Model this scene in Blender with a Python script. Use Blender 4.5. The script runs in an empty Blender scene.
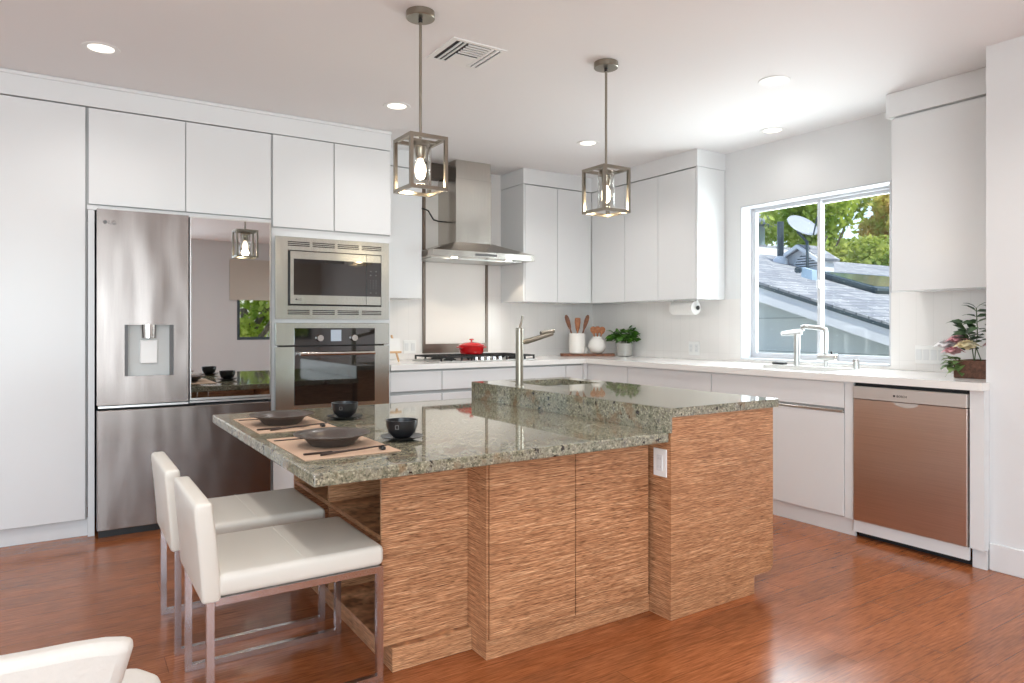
import bpy, bmesh, math, random
from mathutils import Vector, Matrix
random.seed(7)
PI = math.pi
R = math.radians
sc = bpy.context.scene
COL = sc.collection

# ------------------------------------------------------------------ camera, world, sun, exposure
YAW = R(33.04)
cam_d = bpy.data.cameras.new('camera')
cam = bpy.data.objects.new('camera', cam_d)
COL.objects.link(cam)
cam.location = (0, 0, 1.22)
cam.rotation_euler = (R(90), 0, -YAW)
cam_d.sensor_width = 36.0
cam_d.lens = 36.0 * 691.6 / 1024.0
cam_d.shift_y = -(341.5 - 326.3) / 1024.0
cam_d.clip_start = 0.05
cam_d.clip_end = 300
sc.camera = cam

vs = sc.view_settings
vs.view_transform = 'Standard'
vs.look = 'None'
vs.gamma = 1.0
vs.use_curve_mapping = False
vs.exposure = 0.37

world = bpy.data.worlds.new('world')
sc.world = world
world.use_nodes = True
wn = world.node_tree
wn.nodes.clear()
w_out = wn.nodes.new('ShaderNodeOutputWorld')
w_bg = wn.nodes.new('ShaderNodeBackground')
w_sky = wn.nodes.new('ShaderNodeTexSky')
w_sky.sky_type = 'NISHITA'
w_sky.sun_disc = False
w_sky.sun_elevation = R(52)
w_sky.sun_rotation = R(20)
w_sky.air_density = 1.0
w_sky.dust_density = 1.0
wn.links.new(w_sky.outputs[0], w_bg.inputs[0])
w_bg.inputs[1].default_value = 0.19
wn.links.new(w_bg.outputs[0], w_out.inputs[0])

def add_sun():
    d = bpy.data.lights.new('sun', 'SUN')
    d.energy = 4.2
    d.angle = R(1.5)
    d.color = (1.0, 0.97, 0.91)
    o = bpy.data.objects.new('sun', d)
    COL.objects.link(o)
    o.rotation_euler = Vector((-0.28, -0.88, 1.25)).to_track_quat('Z', 'Y').to_euler()
    return o
sun = add_sun()

def area(name, loc, direction, sx, sy, power, color=(1, 1, 1), spread=180):
    d = bpy.data.lights.new(name, 'AREA')
    d.shape = 'RECTANGLE'
    d.size = sx
    d.size_y = sy
    d.energy = power
    d.color = color
    d.spread = R(spread)
    o = bpy.data.objects.new(name, d)
    COL.objects.link(o)
    o.location = loc
    o.rotation_euler = Vector(direction).to_track_quat('-Z', 'Z').to_euler()
    return o
# unseen fill lamps added behind and beside the camera; daylight at the sink window
area('fill_behind_camera', (-0.9, -3.12, 1.25), (0, 1, 0.28), 3.8, 2.2, 145, (0.83, 0.935, 1.0))
area('fill_left_side', (-3.12, 0.9, 1.45), (1, 0, 0.3), 4.2, 1.9, 34, (0.86, 0.95, 1.0))
area('daylight_sink_window', (4.86, 3.04, 1.60), (-1, 0, 0.05), 1.1, 1.15, 34, (0.90, 0.97, 1.0))

# ------------------------------------------------------------------ material helpers
def new_mat(name):
    m = bpy.data.materials.new(name)
    m.use_nodes = True
    nt = m.node_tree
    b = nt.nodes.get('Principled BSDF')
    return m, nt, b

def srgb(r, g, b):
    def f(c):
        c /= 255.0
        return c / 12.92 if c <= 0.04045 else ((c + 0.055) / 1.055) ** 2.4
    return (f(r), f(g), f(b), 1.0)

def plain(name, col, rough=0.5, metal=0.0, bump=0.0, bscale=40.0, spec=None, coat=0.0, stretch=(1, 1, 1), var=0.0):
    m, nt, b = new_mat(name)
    b.inputs['Base Color'].default_value = col
    b.inputs['Roughness'].default_value = rough
    b.inputs['Metallic'].default_value = metal
    if spec is not None:
        b.inputs['Specular IOR Level'].default_value = spec
    if coat:
        b.inputs['Coat Weight'].default_value = coat
        b.inputs['Coat Roughness'].default_value = 0.05
    tc = nt.nodes.new('ShaderNodeTexCoord')
    mp = nt.nodes.new('ShaderNodeMapping')
    mp.inputs['Scale'].default_value = stretch
    nt.links.new(tc.outputs['Object'], mp.inputs[0])
    n = nt.nodes.new('ShaderNodeTexNoise')
    n.inputs['Scale'].default_value = bscale
    n.inputs['Detail'].default_value = 3
    nt.links.new(mp.outputs[0], n.inputs['Vector'])
    if var > 0:
        mx = nt.nodes.new('ShaderNodeMix')
        mx.data_type = 'RGBA'
        mx.inputs[6].default_value = col
        mx.inputs[7].default_value = tuple(c * (1 - var) for c in col[:3]) + (1,)
        nt.links.new(n.outputs['Fac'], mx.inputs[0])
        nt.links.new(mx.outputs[2], b.inputs['Base Color'])
    if bump > 0:
        bp = nt.nodes.new('ShaderNodeBump')
        bp.inputs['Strength'].default_value = bump
        bp.inputs['Distance'].default_value = 0.01
        nt.links.new(n.outputs['Fac'], bp.inputs['Height'])
        nt.links.new(bp.outputs[0], b.inputs['Normal'])
    return m

def ramp(nt, stops, interp='LINEAR'):
    r = nt.nodes.new('ShaderNodeValToRGB')
    r.color_ramp.interpolation = interp
    e = r.color_ramp.elements
    while len(e) < len(stops):
        e.new(0.5)
    for i, (p, c) in enumerate(stops):
        e[i].position = p
        e[i].color = c
    return r

def emit(name, col, s):
    m, nt, b = new_mat(name)
    b.inputs['Base Color'].default_value = col
    b.inputs['Emission Color'].default_value = col
    b.inputs['Emission Strength'].default_value = s
    return m

def mat_steel(name, base, rough, wav=0.0, axis='Z', grain=0.05):
    """brushed stainless steel; wav = slow waviness of thin sheet"""
    m, nt, b = new_mat(name)
    b.inputs['Metallic'].default_value = 1.0
    b.inputs['Roughness'].default_value = rough
    tc = nt.nodes.new('ShaderNodeTexCoord')
    mp = nt.nodes.new('ShaderNodeMapping')
    sc_ = {'Z': (400, 400, 3), 'X': (3, 3, 400)}[axis]
    mp.inputs['Scale'].default_value = sc_
    nt.links.new(tc.outputs['Object'], mp.inputs[0])
    n = nt.nodes.new('ShaderNodeTexNoise')
    n.inputs['Scale'].default_value = 1.0
    n.inputs['Detail'].default_value = 2
    nt.links.new(mp.outputs[0], n.inputs['Vector'])
    r = ramp(nt, [(0.3, tuple(c * 0.88 for c in base[:3]) + (1,)), (0.7, base)])
    nt.links.new(n.outputs['Fac'], r.inputs[0])
    nt.links.new(r.outputs[0], b.inputs['Base Color'])
    bp = nt.nodes.new('ShaderNodeBump')
    bp.inputs['Strength'].default_value = grain
    bp.inputs['Distance'].default_value = 0.002
    nt.links.new(n.outputs['Fac'], bp.inputs['Height'])
    last = bp
    if wav > 0:
        n2 = nt.nodes.new('ShaderNodeTexNoise')
        n2.inputs['Scale'].default_value = 1.0
        n2.inputs['Detail'].default_value = 1
        mp2 = nt.nodes.new('ShaderNodeMapping')
        mp2.inputs['Scale'].default_value = (6, 6, 1.6)
        nt.links.new(tc.outputs['Object'], mp2.inputs[0])
        nt.links.new(mp2.outputs[0], n2.inputs['Vector'])
        bp2 = nt.nodes.new('ShaderNodeBump')
        bp2.inputs['Strength'].default_value = wav
        bp2.inputs['Distance'].default_value = 0.05
        nt.links.new(n2.outputs['Fac'], bp2.inputs['Height'])
        nt.links.new(bp.outputs[0], bp2.inputs['Normal'])
        last = bp2
    nt.links.new(last.outputs[0], b.inputs['Normal'])
    return m

def mat_strand():
    """reconstituted striped veneer: short horizontal dashes of tan and dark brown"""
    m, nt, b = new_mat('striped_veneer')
    b.inputs['Roughness'].default_value = 0.42
    tc = nt.nodes.new('ShaderNodeTexCoord')
    def layer(sx, sz, detail, seed):
        mp = nt.nodes.new('ShaderNodeMapping')
        mp.inputs['Scale'].default_value = (sx, sx, sz)
        mp.inputs['Location'].default_value = (seed, seed * 2, seed * 3)
        nt.links.new(tc.outputs['Object'], mp.inputs[0])
        n = nt.nodes.new('ShaderNodeTexNoise')
        n.inputs['Scale'].default_value = 1.0
        n.inputs['Detail'].default_value = detail
        n.inputs['Roughness'].default_value = 0.6
        nt.links.new(mp.outputs[0], n.inputs['Vector'])
        return n
    a = layer(8, 300, 1, 1.3)
    c = layer(26, 470, 1, 5.1)
    d = layer(3, 9, 2, 8.1)
    ra = ramp(nt, [(0.28, srgb(150, 102, 70)), (0.42, srgb(178, 126, 88)), (0.58, srgb(194, 142, 102)), (0.74, srgb(222, 176, 134))])
    nt.links.new(a.outputs['Fac'], ra.inputs[0])
    rc = ramp(nt, [(0.32, (0.34, 0.29, 0.25, 1)), (0.42, (0.80, 0.78, 0.76, 1)), (0.56, (1, 1, 1, 1)), (0.70, (1.35, 1.38, 1.42, 1))])
    nt.links.new(c.outputs['Fac'], rc.inputs[0])
    mx = nt.nodes.new('ShaderNodeMix')
    mx.data_type = 'RGBA'
    mx.blend_type = 'MULTIPLY'
    mx.inputs[0].default_value = 0.85
    nt.links.new(ra.outputs[0], mx.inputs[6])
    nt.links.new(rc.outputs[0], mx.inputs[7])
    rd = ramp(nt, [(0.3, (0.92, 0.91, 0.90, 1)), (0.7, (1.04, 1.04, 1.04, 1))])
    nt.links.new(d.outputs['Fac'], rd.inputs[0])
    m2 = nt.nodes.new('ShaderNodeMix')
    m2.data_type = 'RGBA'
    m2.blend_type = 'MULTIPLY'
    m2.inputs[0].default_value = 1.0
    nt.links.new(mx.outputs[2], m2.inputs[6])
    nt.links.new(rd.outputs[0], m2.inputs[7])
    nt.links.new(m2.outputs[2], b.inputs['Base Color'])
    bp = nt.nodes.new('ShaderNodeBump')
    bp.inputs['Strength'].default_value = 0.15
    bp.inputs['Distance'].default_value = 0.002
    nt.links.new(a.outputs['Fac'], bp.inputs['Height'])
    nt.links.new(bp.outputs[0], b.inputs['Normal'])
    return m

def mat_granite():
    m, nt, b = new_mat('speckled_granite')
    b.inputs['Roughness'].default_value = 0.04
    b.inputs['IOR'].default_value = 1.75
    tc = nt.nodes.new('ShaderNodeTexCoord')
    def noise(s, d, rr=0.6, st=(1, 1, 1)):
        mp = nt.nodes.new('ShaderNodeMapping')
        mp.inputs['Scale'].default_value = st
        nt.links.new(tc.outputs['Object'], mp.inputs[0])
        n = nt.nodes.new('ShaderNodeTexNoise')
        n.inputs['Scale'].default_value = s
        n.inputs['Detail'].default_value = d
        n.inputs['Roughness'].default_value = rr
        nt.links.new(mp.outputs[0], n.inputs['Vector'])
        return n
    base = noise(26, 6, 0.75, (1, 1.3, 1))
    rb = ramp(nt, [(0.30, srgb(66, 68, 62)), (0.42, srgb(120, 119, 100)), (0.52, srgb(152, 147, 128)), (0.62, srgb(120, 118, 106)), (0.75, srgb(188, 186, 178))])
    nt.links.new(base.outputs['Fac'], rb.inputs[0])
    v = nt.nodes.new('ShaderNodeTexVoronoi')
    v.inputs['Scale'].default_value = 165
    nt.links.new(tc.outputs['Object'], v.inputs['Vector'])
    sep = nt.nodes.new('ShaderNodeSeparateColor')
    nt.links.new(v.outputs['Color'], sep.inputs[0])
    rv = ramp(nt, [(0.0, (0.10, 0.10, 0.10, 1)), (0.10, (0.55, 0.55, 0.5, 1)), (0.25, (0.85, 0.85, 0.83, 1)), (0.6, (1.15, 1.15, 1.1, 1)), (0.88, (1.9, 1.9, 1.85, 1))], 'CONSTANT')
    nt.links.new(sep.outputs[0], rv.inputs[0])
    mx = nt.nodes.new('ShaderNodeMix')
    mx.data_type = 'RGBA'
    mx.blend_type = 'MULTIPLY'
    mx.inputs[0].default_value = 0.55
    nt.links.new(rb.outputs[0], mx.inputs[6])
    nt.links.new(rv.outputs[0], mx.inputs[7])
    big = noise(26, 3, 0.5)
    rk = ramp(nt, [(0.65, (0, 0, 0, 1)), (0.68, (1, 1, 1, 1))])
    nt.links.new(big.outputs['Fac'], rk.inputs[0])
    m2 = nt.nodes.new('ShaderNodeMix')
    m2.data_type = 'RGBA'
    m2.inputs[7].default_value = srgb(48, 40, 34)
    nt.links.new(rk.outputs[0], m2.inputs[0])
    nt.links.new(mx.outputs[2], m2.inputs[6])
    rust = noise(9, 4, 0.6)
    rr = ramp(nt, [(0.55, (0, 0, 0, 1)), (0.64, (0.6, 0.6, 0.6, 1))])
    nt.links.new(rust.outputs['Fac'], rr.inputs[0])
    m3 = nt.nodes.new('ShaderNodeMix')
    m3.data_type = 'RGBA'
    m3.inputs[7].default_value = srgb(134, 104, 74)
    nt.links.new(rr.outputs[0], m3.inputs[0])
    nt.links.new(m2.outputs[2], m3.inputs[6])
    nt.links.new(m3.outputs[2], b.inputs['Base Color'])
    return m

def mat_floor():
    m, nt, b = new_mat('bamboo_floor')
    b.inputs['IOR'].default_value = 1.5
    tc = nt.nodes.new('ShaderNodeTexCoord')
    br = nt.nodes.new('ShaderNodeTexBrick')
    br.offset = 0.0
    sx = nt.nodes.new('ShaderNodeSeparateXYZ')
    nt.links.new(tc.outputs['Object'], sx.inputs[0])
    dv = nt.nodes.new('ShaderNodeMath'); dv.operation = 'DIVIDE'; dv.inputs[1].default_value = 0.142
    fl_ = nt.nodes.new('ShaderNodeMath'); fl_.operation = 'FLOOR'
    wnz = nt.nodes.new('ShaderNodeTexWhiteNoise'); wnz.noise_dimensions = '1D'
    ma = nt.nodes.new('ShaderNodeMath'); ma.operation = 'MULTIPLY_ADD'; ma.inputs[1].default_value = 1.85
    cx_ = nt.nodes.new('ShaderNodeCombineXYZ')
    nt.links.new(sx.outputs[1], dv.inputs[0]); nt.links.new(dv.outputs[0], fl_.inputs[0]); nt.links.new(fl_.outputs[0], wnz.inputs['W'])
    nt.links.new(wnz.outputs['Value'], ma.inputs[0]); nt.links.new(sx.outputs[0], ma.inputs[2])
    nt.links.new(ma.outputs[0], cx_.inputs[0]); nt.links.new(sx.outputs[1], cx_.inputs[1])
    br.inputs['Scale'].default_value = 1.0
    br.inputs['Brick Width'].default_value = 1.85
    br.inputs['Row Height'].default_value = 0.142
    br.inputs['Mortar Size'].default_value = 0.0012
    br.inputs['Mortar Smooth'].default_value = 0.2
    br.inputs['Color1'].default_value = (0.88, 0.88, 0.88, 1)
    br.inputs['Color2'].default_value = (1.10, 1.07, 1.04, 1)
    br.inputs['Mortar'].default_value = (0.45, 0.42, 0.40, 1)
    nt.links.new(cx_.outputs[0], br.inputs['Vector'])
    mp = nt.nodes.new('ShaderNodeMapping')
    mp.inputs['Scale'].default_value = (9, 120, 1)
    nt.links.new(tc.outputs['Object'], mp.inputs[0])
    n = nt.nodes.new('ShaderNodeTexNoise')
    n.inputs['Scale'].default_value = 1.0
    n.inputs['Detail'].default_value = 4
    n.inputs['Roughness'].default_value = 0.65
    nt.links.new(mp.outputs[0], n.inputs['Vector'])
    r = ramp(nt, [(0.28, srgb(116, 63, 35)), (0.45, srgb(148, 87, 50)), (0.60, srgb(166, 101, 60)), (0.76, srgb(190, 123, 78))])
    nt.links.new(n.outputs['Fac'], r.inputs[0])
    mp3 = nt.nodes.new('ShaderNodeMapping')
    mp3.inputs['Scale'].default_value = (2.2, 9, 1)
    nt.links.new(tc.outputs['Object'], mp3.inputs[0])
    n3 = nt.nodes.new('ShaderNodeTexNoise')
    n3.inputs['Scale'].default_value = 1.0
    n3.inputs['Detail'].default_value = 4
    nt.links.new(mp3.outputs[0], n3.inputs['Vector'])
    r3 = ramp(nt, [(0.3, (0.80, 0.77, 0.74, 1)), (0.7, (1.12, 1.1, 1.08, 1))])
    nt.links.new(n3.outputs['Fac'], r3.inputs[0])
    mx = nt.nodes.new('ShaderNodeMix')
    mx.data_type = 'RGBA'
    mx.blend_type = 'MULTIPLY'
    mx.inputs[0].default_value = 1.0
    nt.links.new(r.outputs[0], mx.inputs[6])
    nt.links.new(br.outputs['Color'], mx.inputs[7])
    mx2 = nt.nodes.new('ShaderNodeMix')
    mx2.data_type = 'RGBA'
    mx2.blend_type = 'MULTIPLY'
    mx2.inputs[0].default_value = 1.0
    nt.links.new(mx.outputs[2], mx2.inputs[6])
    nt.links.new(r3.outputs[0], mx2.inputs[7])
    nt.links.new(mx2.outputs[2], b.inputs['Base Color'])
    rr = ramp(nt, [(0.3, (0.16, 0.16, 0.16, 1)), (0.7, (0.25, 0.25, 0.25, 1))])
    nt.links.new(n3.outputs['Fac'], rr.inputs[0])
    nt.links.new(rr.outputs[0], b.inputs['Roughness'])
    bp = nt.nodes.new('ShaderNodeBump')
    bp.inputs['Strength'].default_value = 0.12
    bp.inputs['Distance'].default_value = 0.002
    nt.links.new(n.outputs['Fac'], bp.inputs['Height'])
    nt.links.new(bp.outputs[0], b.inputs['Normal'])
    return m

def mat_tile(name, col):
    """large glossy white wall tiles with fine joints (both wall directions share it)"""
    m, nt, b = new_mat(name)
    b.inputs['Roughness'].default_value = 0.16
    tc = nt.nodes.new('ShaderNodeTexCoord')
    sep = nt.nodes.new('ShaderNodeSeparateXYZ')
    nt.links.new(tc.outputs['Object'], sep.inputs[0])
    ad = nt.nodes.new('ShaderNodeMath')
    ad.operation = 'ADD'
    nt.links.new(sep.outputs[0], ad.inputs[0])
    nt.links.new(sep.outputs[1], ad.inputs[1])
    cb = nt.nodes.new('ShaderNodeCombineXYZ')
    nt.links.new(ad.outputs[0], cb.inputs[0])
    nt.links.new(sep.outputs[2], cb.inputs[1])
    br = nt.nodes.new('ShaderNodeTexBrick')
    br.offset = 0.0
    br.inputs['Scale'].default_value = 1.0
    br.inputs['Brick Width'].default_value = 0.105
    br.inputs['Row Height'].default_value = 0.50
    br.inputs['Mortar Size'].default_value = 0.0014
    br.inputs['Color1'].default_value = col
    br.inputs['Color2'].default_value = tuple(c * 0.97 for c in col[:3]) + (1,)
    br.inputs['Mortar'].default_value = tuple(c * 0.91 for c in col[:3]) + (1,)
    nt.links.new(cb.outputs[0], br.inputs['Vector'])
    nt.links.new(br.outputs['Color'], b.inputs['Base Color'])
    return m

def mat_glass(name, tint=(1, 1, 1, 1), refl=1.0, ior=1.45):
    m = bpy.data.materials.new(name)
    m.use_nodes = True
    nt = m.node_tree
    nt.nodes.clear()
    o = nt.nodes.new('ShaderNodeOutputMaterial')
    t = nt.nodes.new('ShaderNodeBsdfTransparent')
    t.inputs[0].default_value = tint
    g = nt.nodes.new('ShaderNodeBsdfGlossy')
    g.inputs['Roughness'].default_value = 0.02
    fr = nt.nodes.new('ShaderNodeLayerWeight')
    pw = nt.nodes.new('ShaderNodeMath')
    pw.operation = 'POWER'
    pw.inputs[1].default_value = 3.5
    ml = nt.nodes.new('ShaderNodeMath')
    ml.operation = 'MULTIPLY_ADD'
    ml.inputs[1].default_value = 0.6 * refl
    ml.inputs[2].default_value = 0.035 * refl
    nt.links.new(fr.outputs['Facing'], pw.inputs[0])
    mx = nt.nodes.new('ShaderNodeMixShader')
    nt.links.new(pw.outputs[0], ml.inputs[0])
    nt.links.new(ml.outputs[0], mx.inputs[0])
    nt.links.new(t.outputs[0], mx.inputs[1])
    nt.links.new(g.outputs[0], mx.inputs[2])
    nt.links.new(mx.outputs[0], o.inputs[0])
    return m

def mat_leaf(name, c1, c2, rough=0.5, trans=0.35, scale=3.0):
    m, nt, b = new_mat(name)
    b.inputs['Roughness'].default_value = rough
    tc = nt.nodes.new('ShaderNodeTexCoord')
    n = nt.nodes.new('ShaderNodeTexNoise')
    n.inputs['Scale'].default_value = scale
    n.inputs['Detail'].default_value = 4
    nt.links.new(tc.outputs['Object'], n.inputs['Vector'])
    r = ramp(nt, [(0.35, c1), (0.65, c2)])
    nt.links.new(n.outputs['Fac'], r.inputs[0])
    nt.links.new(r.outputs[0], b.inputs['Base Color'])
    tr = nt.nodes.new('ShaderNodeBsdfTranslucent')
    nt.links.new(r.outputs[0], tr.inputs[0])
    mx = nt.nodes.new('ShaderNodeMixShader')
    mx.inputs[0].default_value = trans
    out = nt.nodes.get('Material Output')
    nt.links.new(b.outputs[0], mx.inputs[1])
    nt.links.new(tr.outputs[0], mx.inputs[2])
    nt.links.new(mx.outputs[0], out.inputs[0])
    return m

def mat_wood(name, dark, light, sx=(4, 60, 60), rough=0.45):
    m, nt, b = new_mat(name)
    b.inputs['Roughness'].default_value = rough
    tc = nt.nodes.new('ShaderNodeTexCoord')
    mp = nt.nodes.new('ShaderNodeMapping')
    mp.inputs['Scale'].default_value = sx
    nt.links.new(tc.outputs['Object'], mp.inputs[0])
    n = nt.nodes.new('ShaderNodeTexNoise')
    n.inputs['Scale'].default_value = 1
    n.inputs['Detail'].default_value = 4
    nt.links.new(mp.outputs[0], n.inputs['Vector'])
    r = ramp(nt, [(0.3, dark), (0.7, light)])
    nt.links.new(n.outputs['Fac'], r.inputs[0])
    nt.links.new(r.outputs[0], b.inputs['Base Color'])
    return m

def mat_shingle():
    m, nt, b = new_mat('grey_shingles')
    b.inputs['Roughness'].default_value = 0.85
    tc = nt.nodes.new('ShaderNodeTexCoord')
    br = nt.nodes.new('ShaderNodeTexBrick')
    br.inputs['Scale'].default_value = 1.0
    br.inputs['Brick Width'].default_value = 0.30
    br.inputs['Row Height'].default_value = 0.14
    br.inputs['Mortar Size'].default_value = 0.008
    br.inputs['Color1'].default_value = srgb(176, 178, 182)
    br.inputs['Color2'].default_value = srgb(140, 144, 152)
    br.inputs['Mortar'].default_value = srgb(96, 100, 108)
    nt.links.new(tc.outputs['Object'], br.inputs['Vector'])
    n = nt.nodes.new('ShaderNodeTexNoise')
    n.inputs['Scale'].default_value = 30
    nt.links.new(tc.outputs['Object'], n.inputs['Vector'])
    r = ramp(nt, [(0.3, (0.8, 0.8, 0.8, 1)), (0.7, (1.15, 1.15, 1.15, 1))])
    nt.links.new(n.outputs['Fac'], r.inputs[0])
    mx = nt.nodes.new('ShaderNodeMix')
    mx.data_type = 'RGBA'
    mx.blend_type = 'MULTIPLY'
    mx.inputs[0].default_value = 1
    nt.links.new(br.outputs['Color'], mx.inputs[6])
    nt.links.new(r.outputs[0], mx.inputs[7])
    nt.links.new(mx.outputs[2], b.inputs['Base Color'])
    return m

def mat_siding():
    m, nt, b = new_mat('pale_siding')
    b.inputs['Roughness'].default_value = 0.7
    tc = nt.nodes.new('ShaderNodeTexCoord')
    sep = nt.nodes.new('ShaderNodeSeparateXYZ')
    nt.links.new(tc.outputs['Object'], sep.inputs[0])
    ml = nt.nodes.new('ShaderNodeMath')
    ml.operation = 'MULTIPLY'
    ml.inputs[1].default_value = 1 / 0.42
    nt.links.new(sep.outputs[2], ml.inputs[0])
    fr = nt.nodes.new('ShaderNodeMath')
    fr.operation = 'FRACT'
    nt.links.new(ml.outputs[0], fr.inputs[0])
    r = ramp(nt, [(0.0, srgb(120, 134, 136)), (0.03, srgb(228, 236, 234)), (1.0, srgb(234, 240, 236))])
    nt.links.new(fr.outputs[0], r.inputs[0])
    nt.links.new(r.outputs[0], b.inputs['Base Color'])
    return m

M = {}
M['cab'] = plain('white_gloss_lacquer', srgb(226, 227, 227), 0.22, bump=0.0, spec=0.4)
M['cabin'] = plain('white_cabinet_board', srgb(224, 225, 225), 0.4)
M['gap'] = plain('cabinet_channel_grey', srgb(178, 180, 180), 0.5)
M['wall'] = plain('white_wall_paint', srgb(226, 227, 227), 0.6, bump=0.02, bscale=300)
M['ceil'] = plain('ceiling_paint', srgb(240, 239, 239), 0.7, bump=0.02, bscale=200)
M['wall_rear'] = plain('pale_grey_paint', srgb(222, 225, 226), 0.6, bump=0.02, bscale=300)
M['floor'] = mat_floor()
M['tile'] = mat_tile('white_splash_tile', srgb(240, 237, 234))
M['quartz'] = plain('white_quartz', srgb(240, 238, 234), 0.12, var=0.03, bscale=300)
M['quartzedge'] = M['quartz']
M['granite'] = mat_granite()
M['strand'] = mat_strand()
M['steel'] = mat_steel('brushed_steel', srgb(196, 190, 184), 0.26, 0.10)
M['fridge_steel'] = mat_steel('fridge_steel', srgb(146, 138, 134), 0.27, 0.13, 'Z')
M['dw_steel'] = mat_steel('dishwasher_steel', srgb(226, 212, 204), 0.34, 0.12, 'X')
M['oven_steel'] = mat_steel('oven_steel', srgb(212, 217, 212), 0.24, 0.08, 'Z')
M['hood_steel'] = mat_steel('hood_steel', srgb(200, 194, 186), 0.22, 0.12, 'Z')
M['nickel'] = plain('brushed_nickel', srgb(156, 150, 138), 0.28, 1.0, bump=0.02, bscale=300)
M['chrome'] = plain('polished_chrome', srgb(222, 220, 218), 0.13, 1.0)
M['satin'] = plain('satin_steel', srgb(205, 205, 203), 0.3, 1.0)
M['mirror'] = plain('dark_mirror_glass', srgb(206, 210, 211), 0.015, 1.0)
M['blackglass'] = plain('black_glass', srgb(14, 14, 15), 0.04, 0.0, spec=1.0, coat=1.0)
M['black'] = plain('black_plastic', srgb(22, 22, 23), 0.4)
M['iron'] = plain('cast_iron', srgb(34, 33, 33), 0.5, 0.3)
M['dark'] = plain('dark_recess', srgb(40, 40, 42), 0.6)
M['greyplastic'] = plain('grey_plastic', srgb(98, 98, 98), 0.4)
M['dispback'] = plain('silver_plastic', srgb(200, 202, 200), 0.4, 0.0)
M['white'] = plain('white_plastic', srgb(240, 240, 238), 0.35)
M['frame'] = plain('chromed_tube', srgb(214, 209, 211), 0.24, 1.0)
M['leather'] = plain('white_leatherette', srgb(226, 221, 210), 0.34, bump=0.06, bscale=260)
M['fabric'] = plain('white_chair_fabric', srgb(212, 207, 199), 0.75, bump=0.15, bscale=90, var=0.05)
M['ceramic'] = plain('white_ceramic', srgb(238, 234, 228), 0.25)
M['stone'] = plain('brown_stoneware', srgb(84, 74, 68), 0.30, bump=0.05, bscale=90, var=0.35)
M['blackcup'] = plain('black_stoneware', srgb(34, 34, 36), 0.28, var=0.2)
M['mat'] = plain('tan_woven_placemat', srgb(204, 172, 146), 0.75, bump=0.25, bscale=260, var=0.1)
M['cutlery'] = plain('dark_cutlery', srgb(70, 60, 56), 0.3, 0.6)
M['red'] = plain('red_enamel', srgb(206, 18, 24), 0.12, coat=0.6)
M['woodd'] = mat_wood('walnut_wood', srgb(88, 48, 28), srgb(142, 88, 54))
M['woodm'] = mat_wood('acacia_wood', srgb(130, 74, 40), srgb(176, 112, 68))
M['woodp'] = mat_wood('pine_wood', srgb(196, 150, 104), srgb(222, 184, 140))
M['woodbox'] = mat_wood('planter_wood', srgb(74, 46, 34), srgb(118, 78, 58))
M['paper'] = plain('white_paper', srgb(240, 238, 234), 0.8)
M['frost'] = plain('grey_glass_pot', srgb(196, 194, 188), 0.15, var=0.1)
M['leafg'] = mat_leaf('green_leaf', srgb(44, 84, 28), srgb(96, 150, 52), 0.35, 0.2, 30)
M['leafd'] = mat_leaf('dark_green_leaf', srgb(34, 58, 36), srgb(78, 108, 66), 0.35, 0.15, 20)
M['leafs'] = mat_leaf('sage_leaf', srgb(84, 112, 58), srgb(134, 158, 92), 0.5, 0.2, 20)
M['petalp'] = mat_leaf('pink_petal', srgb(236, 176, 184), srgb(250, 222, 224), 0.6, 0.3, 12)
M['petalw'] = mat_leaf('white_petal', srgb(240, 236, 236), srgb(252, 250, 250), 0.6, 0.3, 12)
M['petaly'] = mat_leaf('cream_petal', srgb(240, 222, 170), srgb(250, 242, 214), 0.6, 0.3, 12)
M['stem'] = plain('green_stem', srgb(70, 92, 50), 0.5)
M['lampglass'] = mat_glass('lamp_glass', (0.96, 0.96, 0.95, 1), 1.6, 1.5)
M['winglass'] = mat_glass('window_glass', (0.97, 0.985, 0.98, 1), 0.8, 1.45)
M['ovenglass'] = plain('oven_door_glass', srgb(26, 22, 20), 0.03, 0.0, spec=1.0, coat=1.0)
M['bulb'] = emit('lit_bulb', (1.0, 0.85, 0.68, 1), 2.0)
M['downlight'] = emit('downlight_lens', (1.0, 0.93, 0.82, 1), 1.6)
M['hoodled'] = emit('hood_lamp', (1.0, 0.90, 0.74, 1), 8)
M['display'] = emit('control_display', (0.35, 0.40, 0.46, 1), 0.2)
M['ductbrown'] = plain('dark_brown_panel', srgb(92, 82, 74), 0.5, var=0.3, bscale=6, stretch=(1, 1, 12))
M['alu'] = plain('white_window_frame', srgb(206, 208, 212), 0.35)
M['grass'] = plain('pale_paved_ground', srgb(176, 172, 160), 0.9, var=0.3, bscale=4)
M['bark'] = plain('tree_bark', srgb(128, 116, 100), 0.9, bump=0.5, bscale=30, var=0.4)
M['tree1'] = mat_leaf('yellow_green_leaves', srgb(150, 182, 56), srgb(222, 230, 120), 0.6, 0.5, 1.6)
M['tree2'] = mat_leaf('mid_green_leaves', srgb(120, 150, 64), srgb(206, 212, 110), 0.6, 0.5, 1.4)
M['tree3'] = mat_leaf('orange_tinged_leaves', srgb(214, 222, 120), srgb(246, 208, 140), 0.6, 0.5, 1.6)
M['shingle'] = mat_shingle()
M['slateroof'] = plain('blue_grey_roof', srgb(150, 160, 172), 0.8, var=.2, bscale=20)
M['stripsteel'] = plain('satin_strip', srgb(214, 210, 206), 0.5, 0.75)
M['darksteel'] = plain('brown_grey_steel', srgb(126, 114, 104), 0.35, 0.8)
M['siding'] = mat_siding()
M['fascia'] = plain('white_fascia', srgb(240, 242, 246), 0.5)
M['bluew'] = plain('pale_blue_wall', srgb(176, 200, 220), 0.6)
M['slate'] = plain('dark_slate_metal', srgb(70, 84, 92), 0.4, 0.2)
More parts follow.
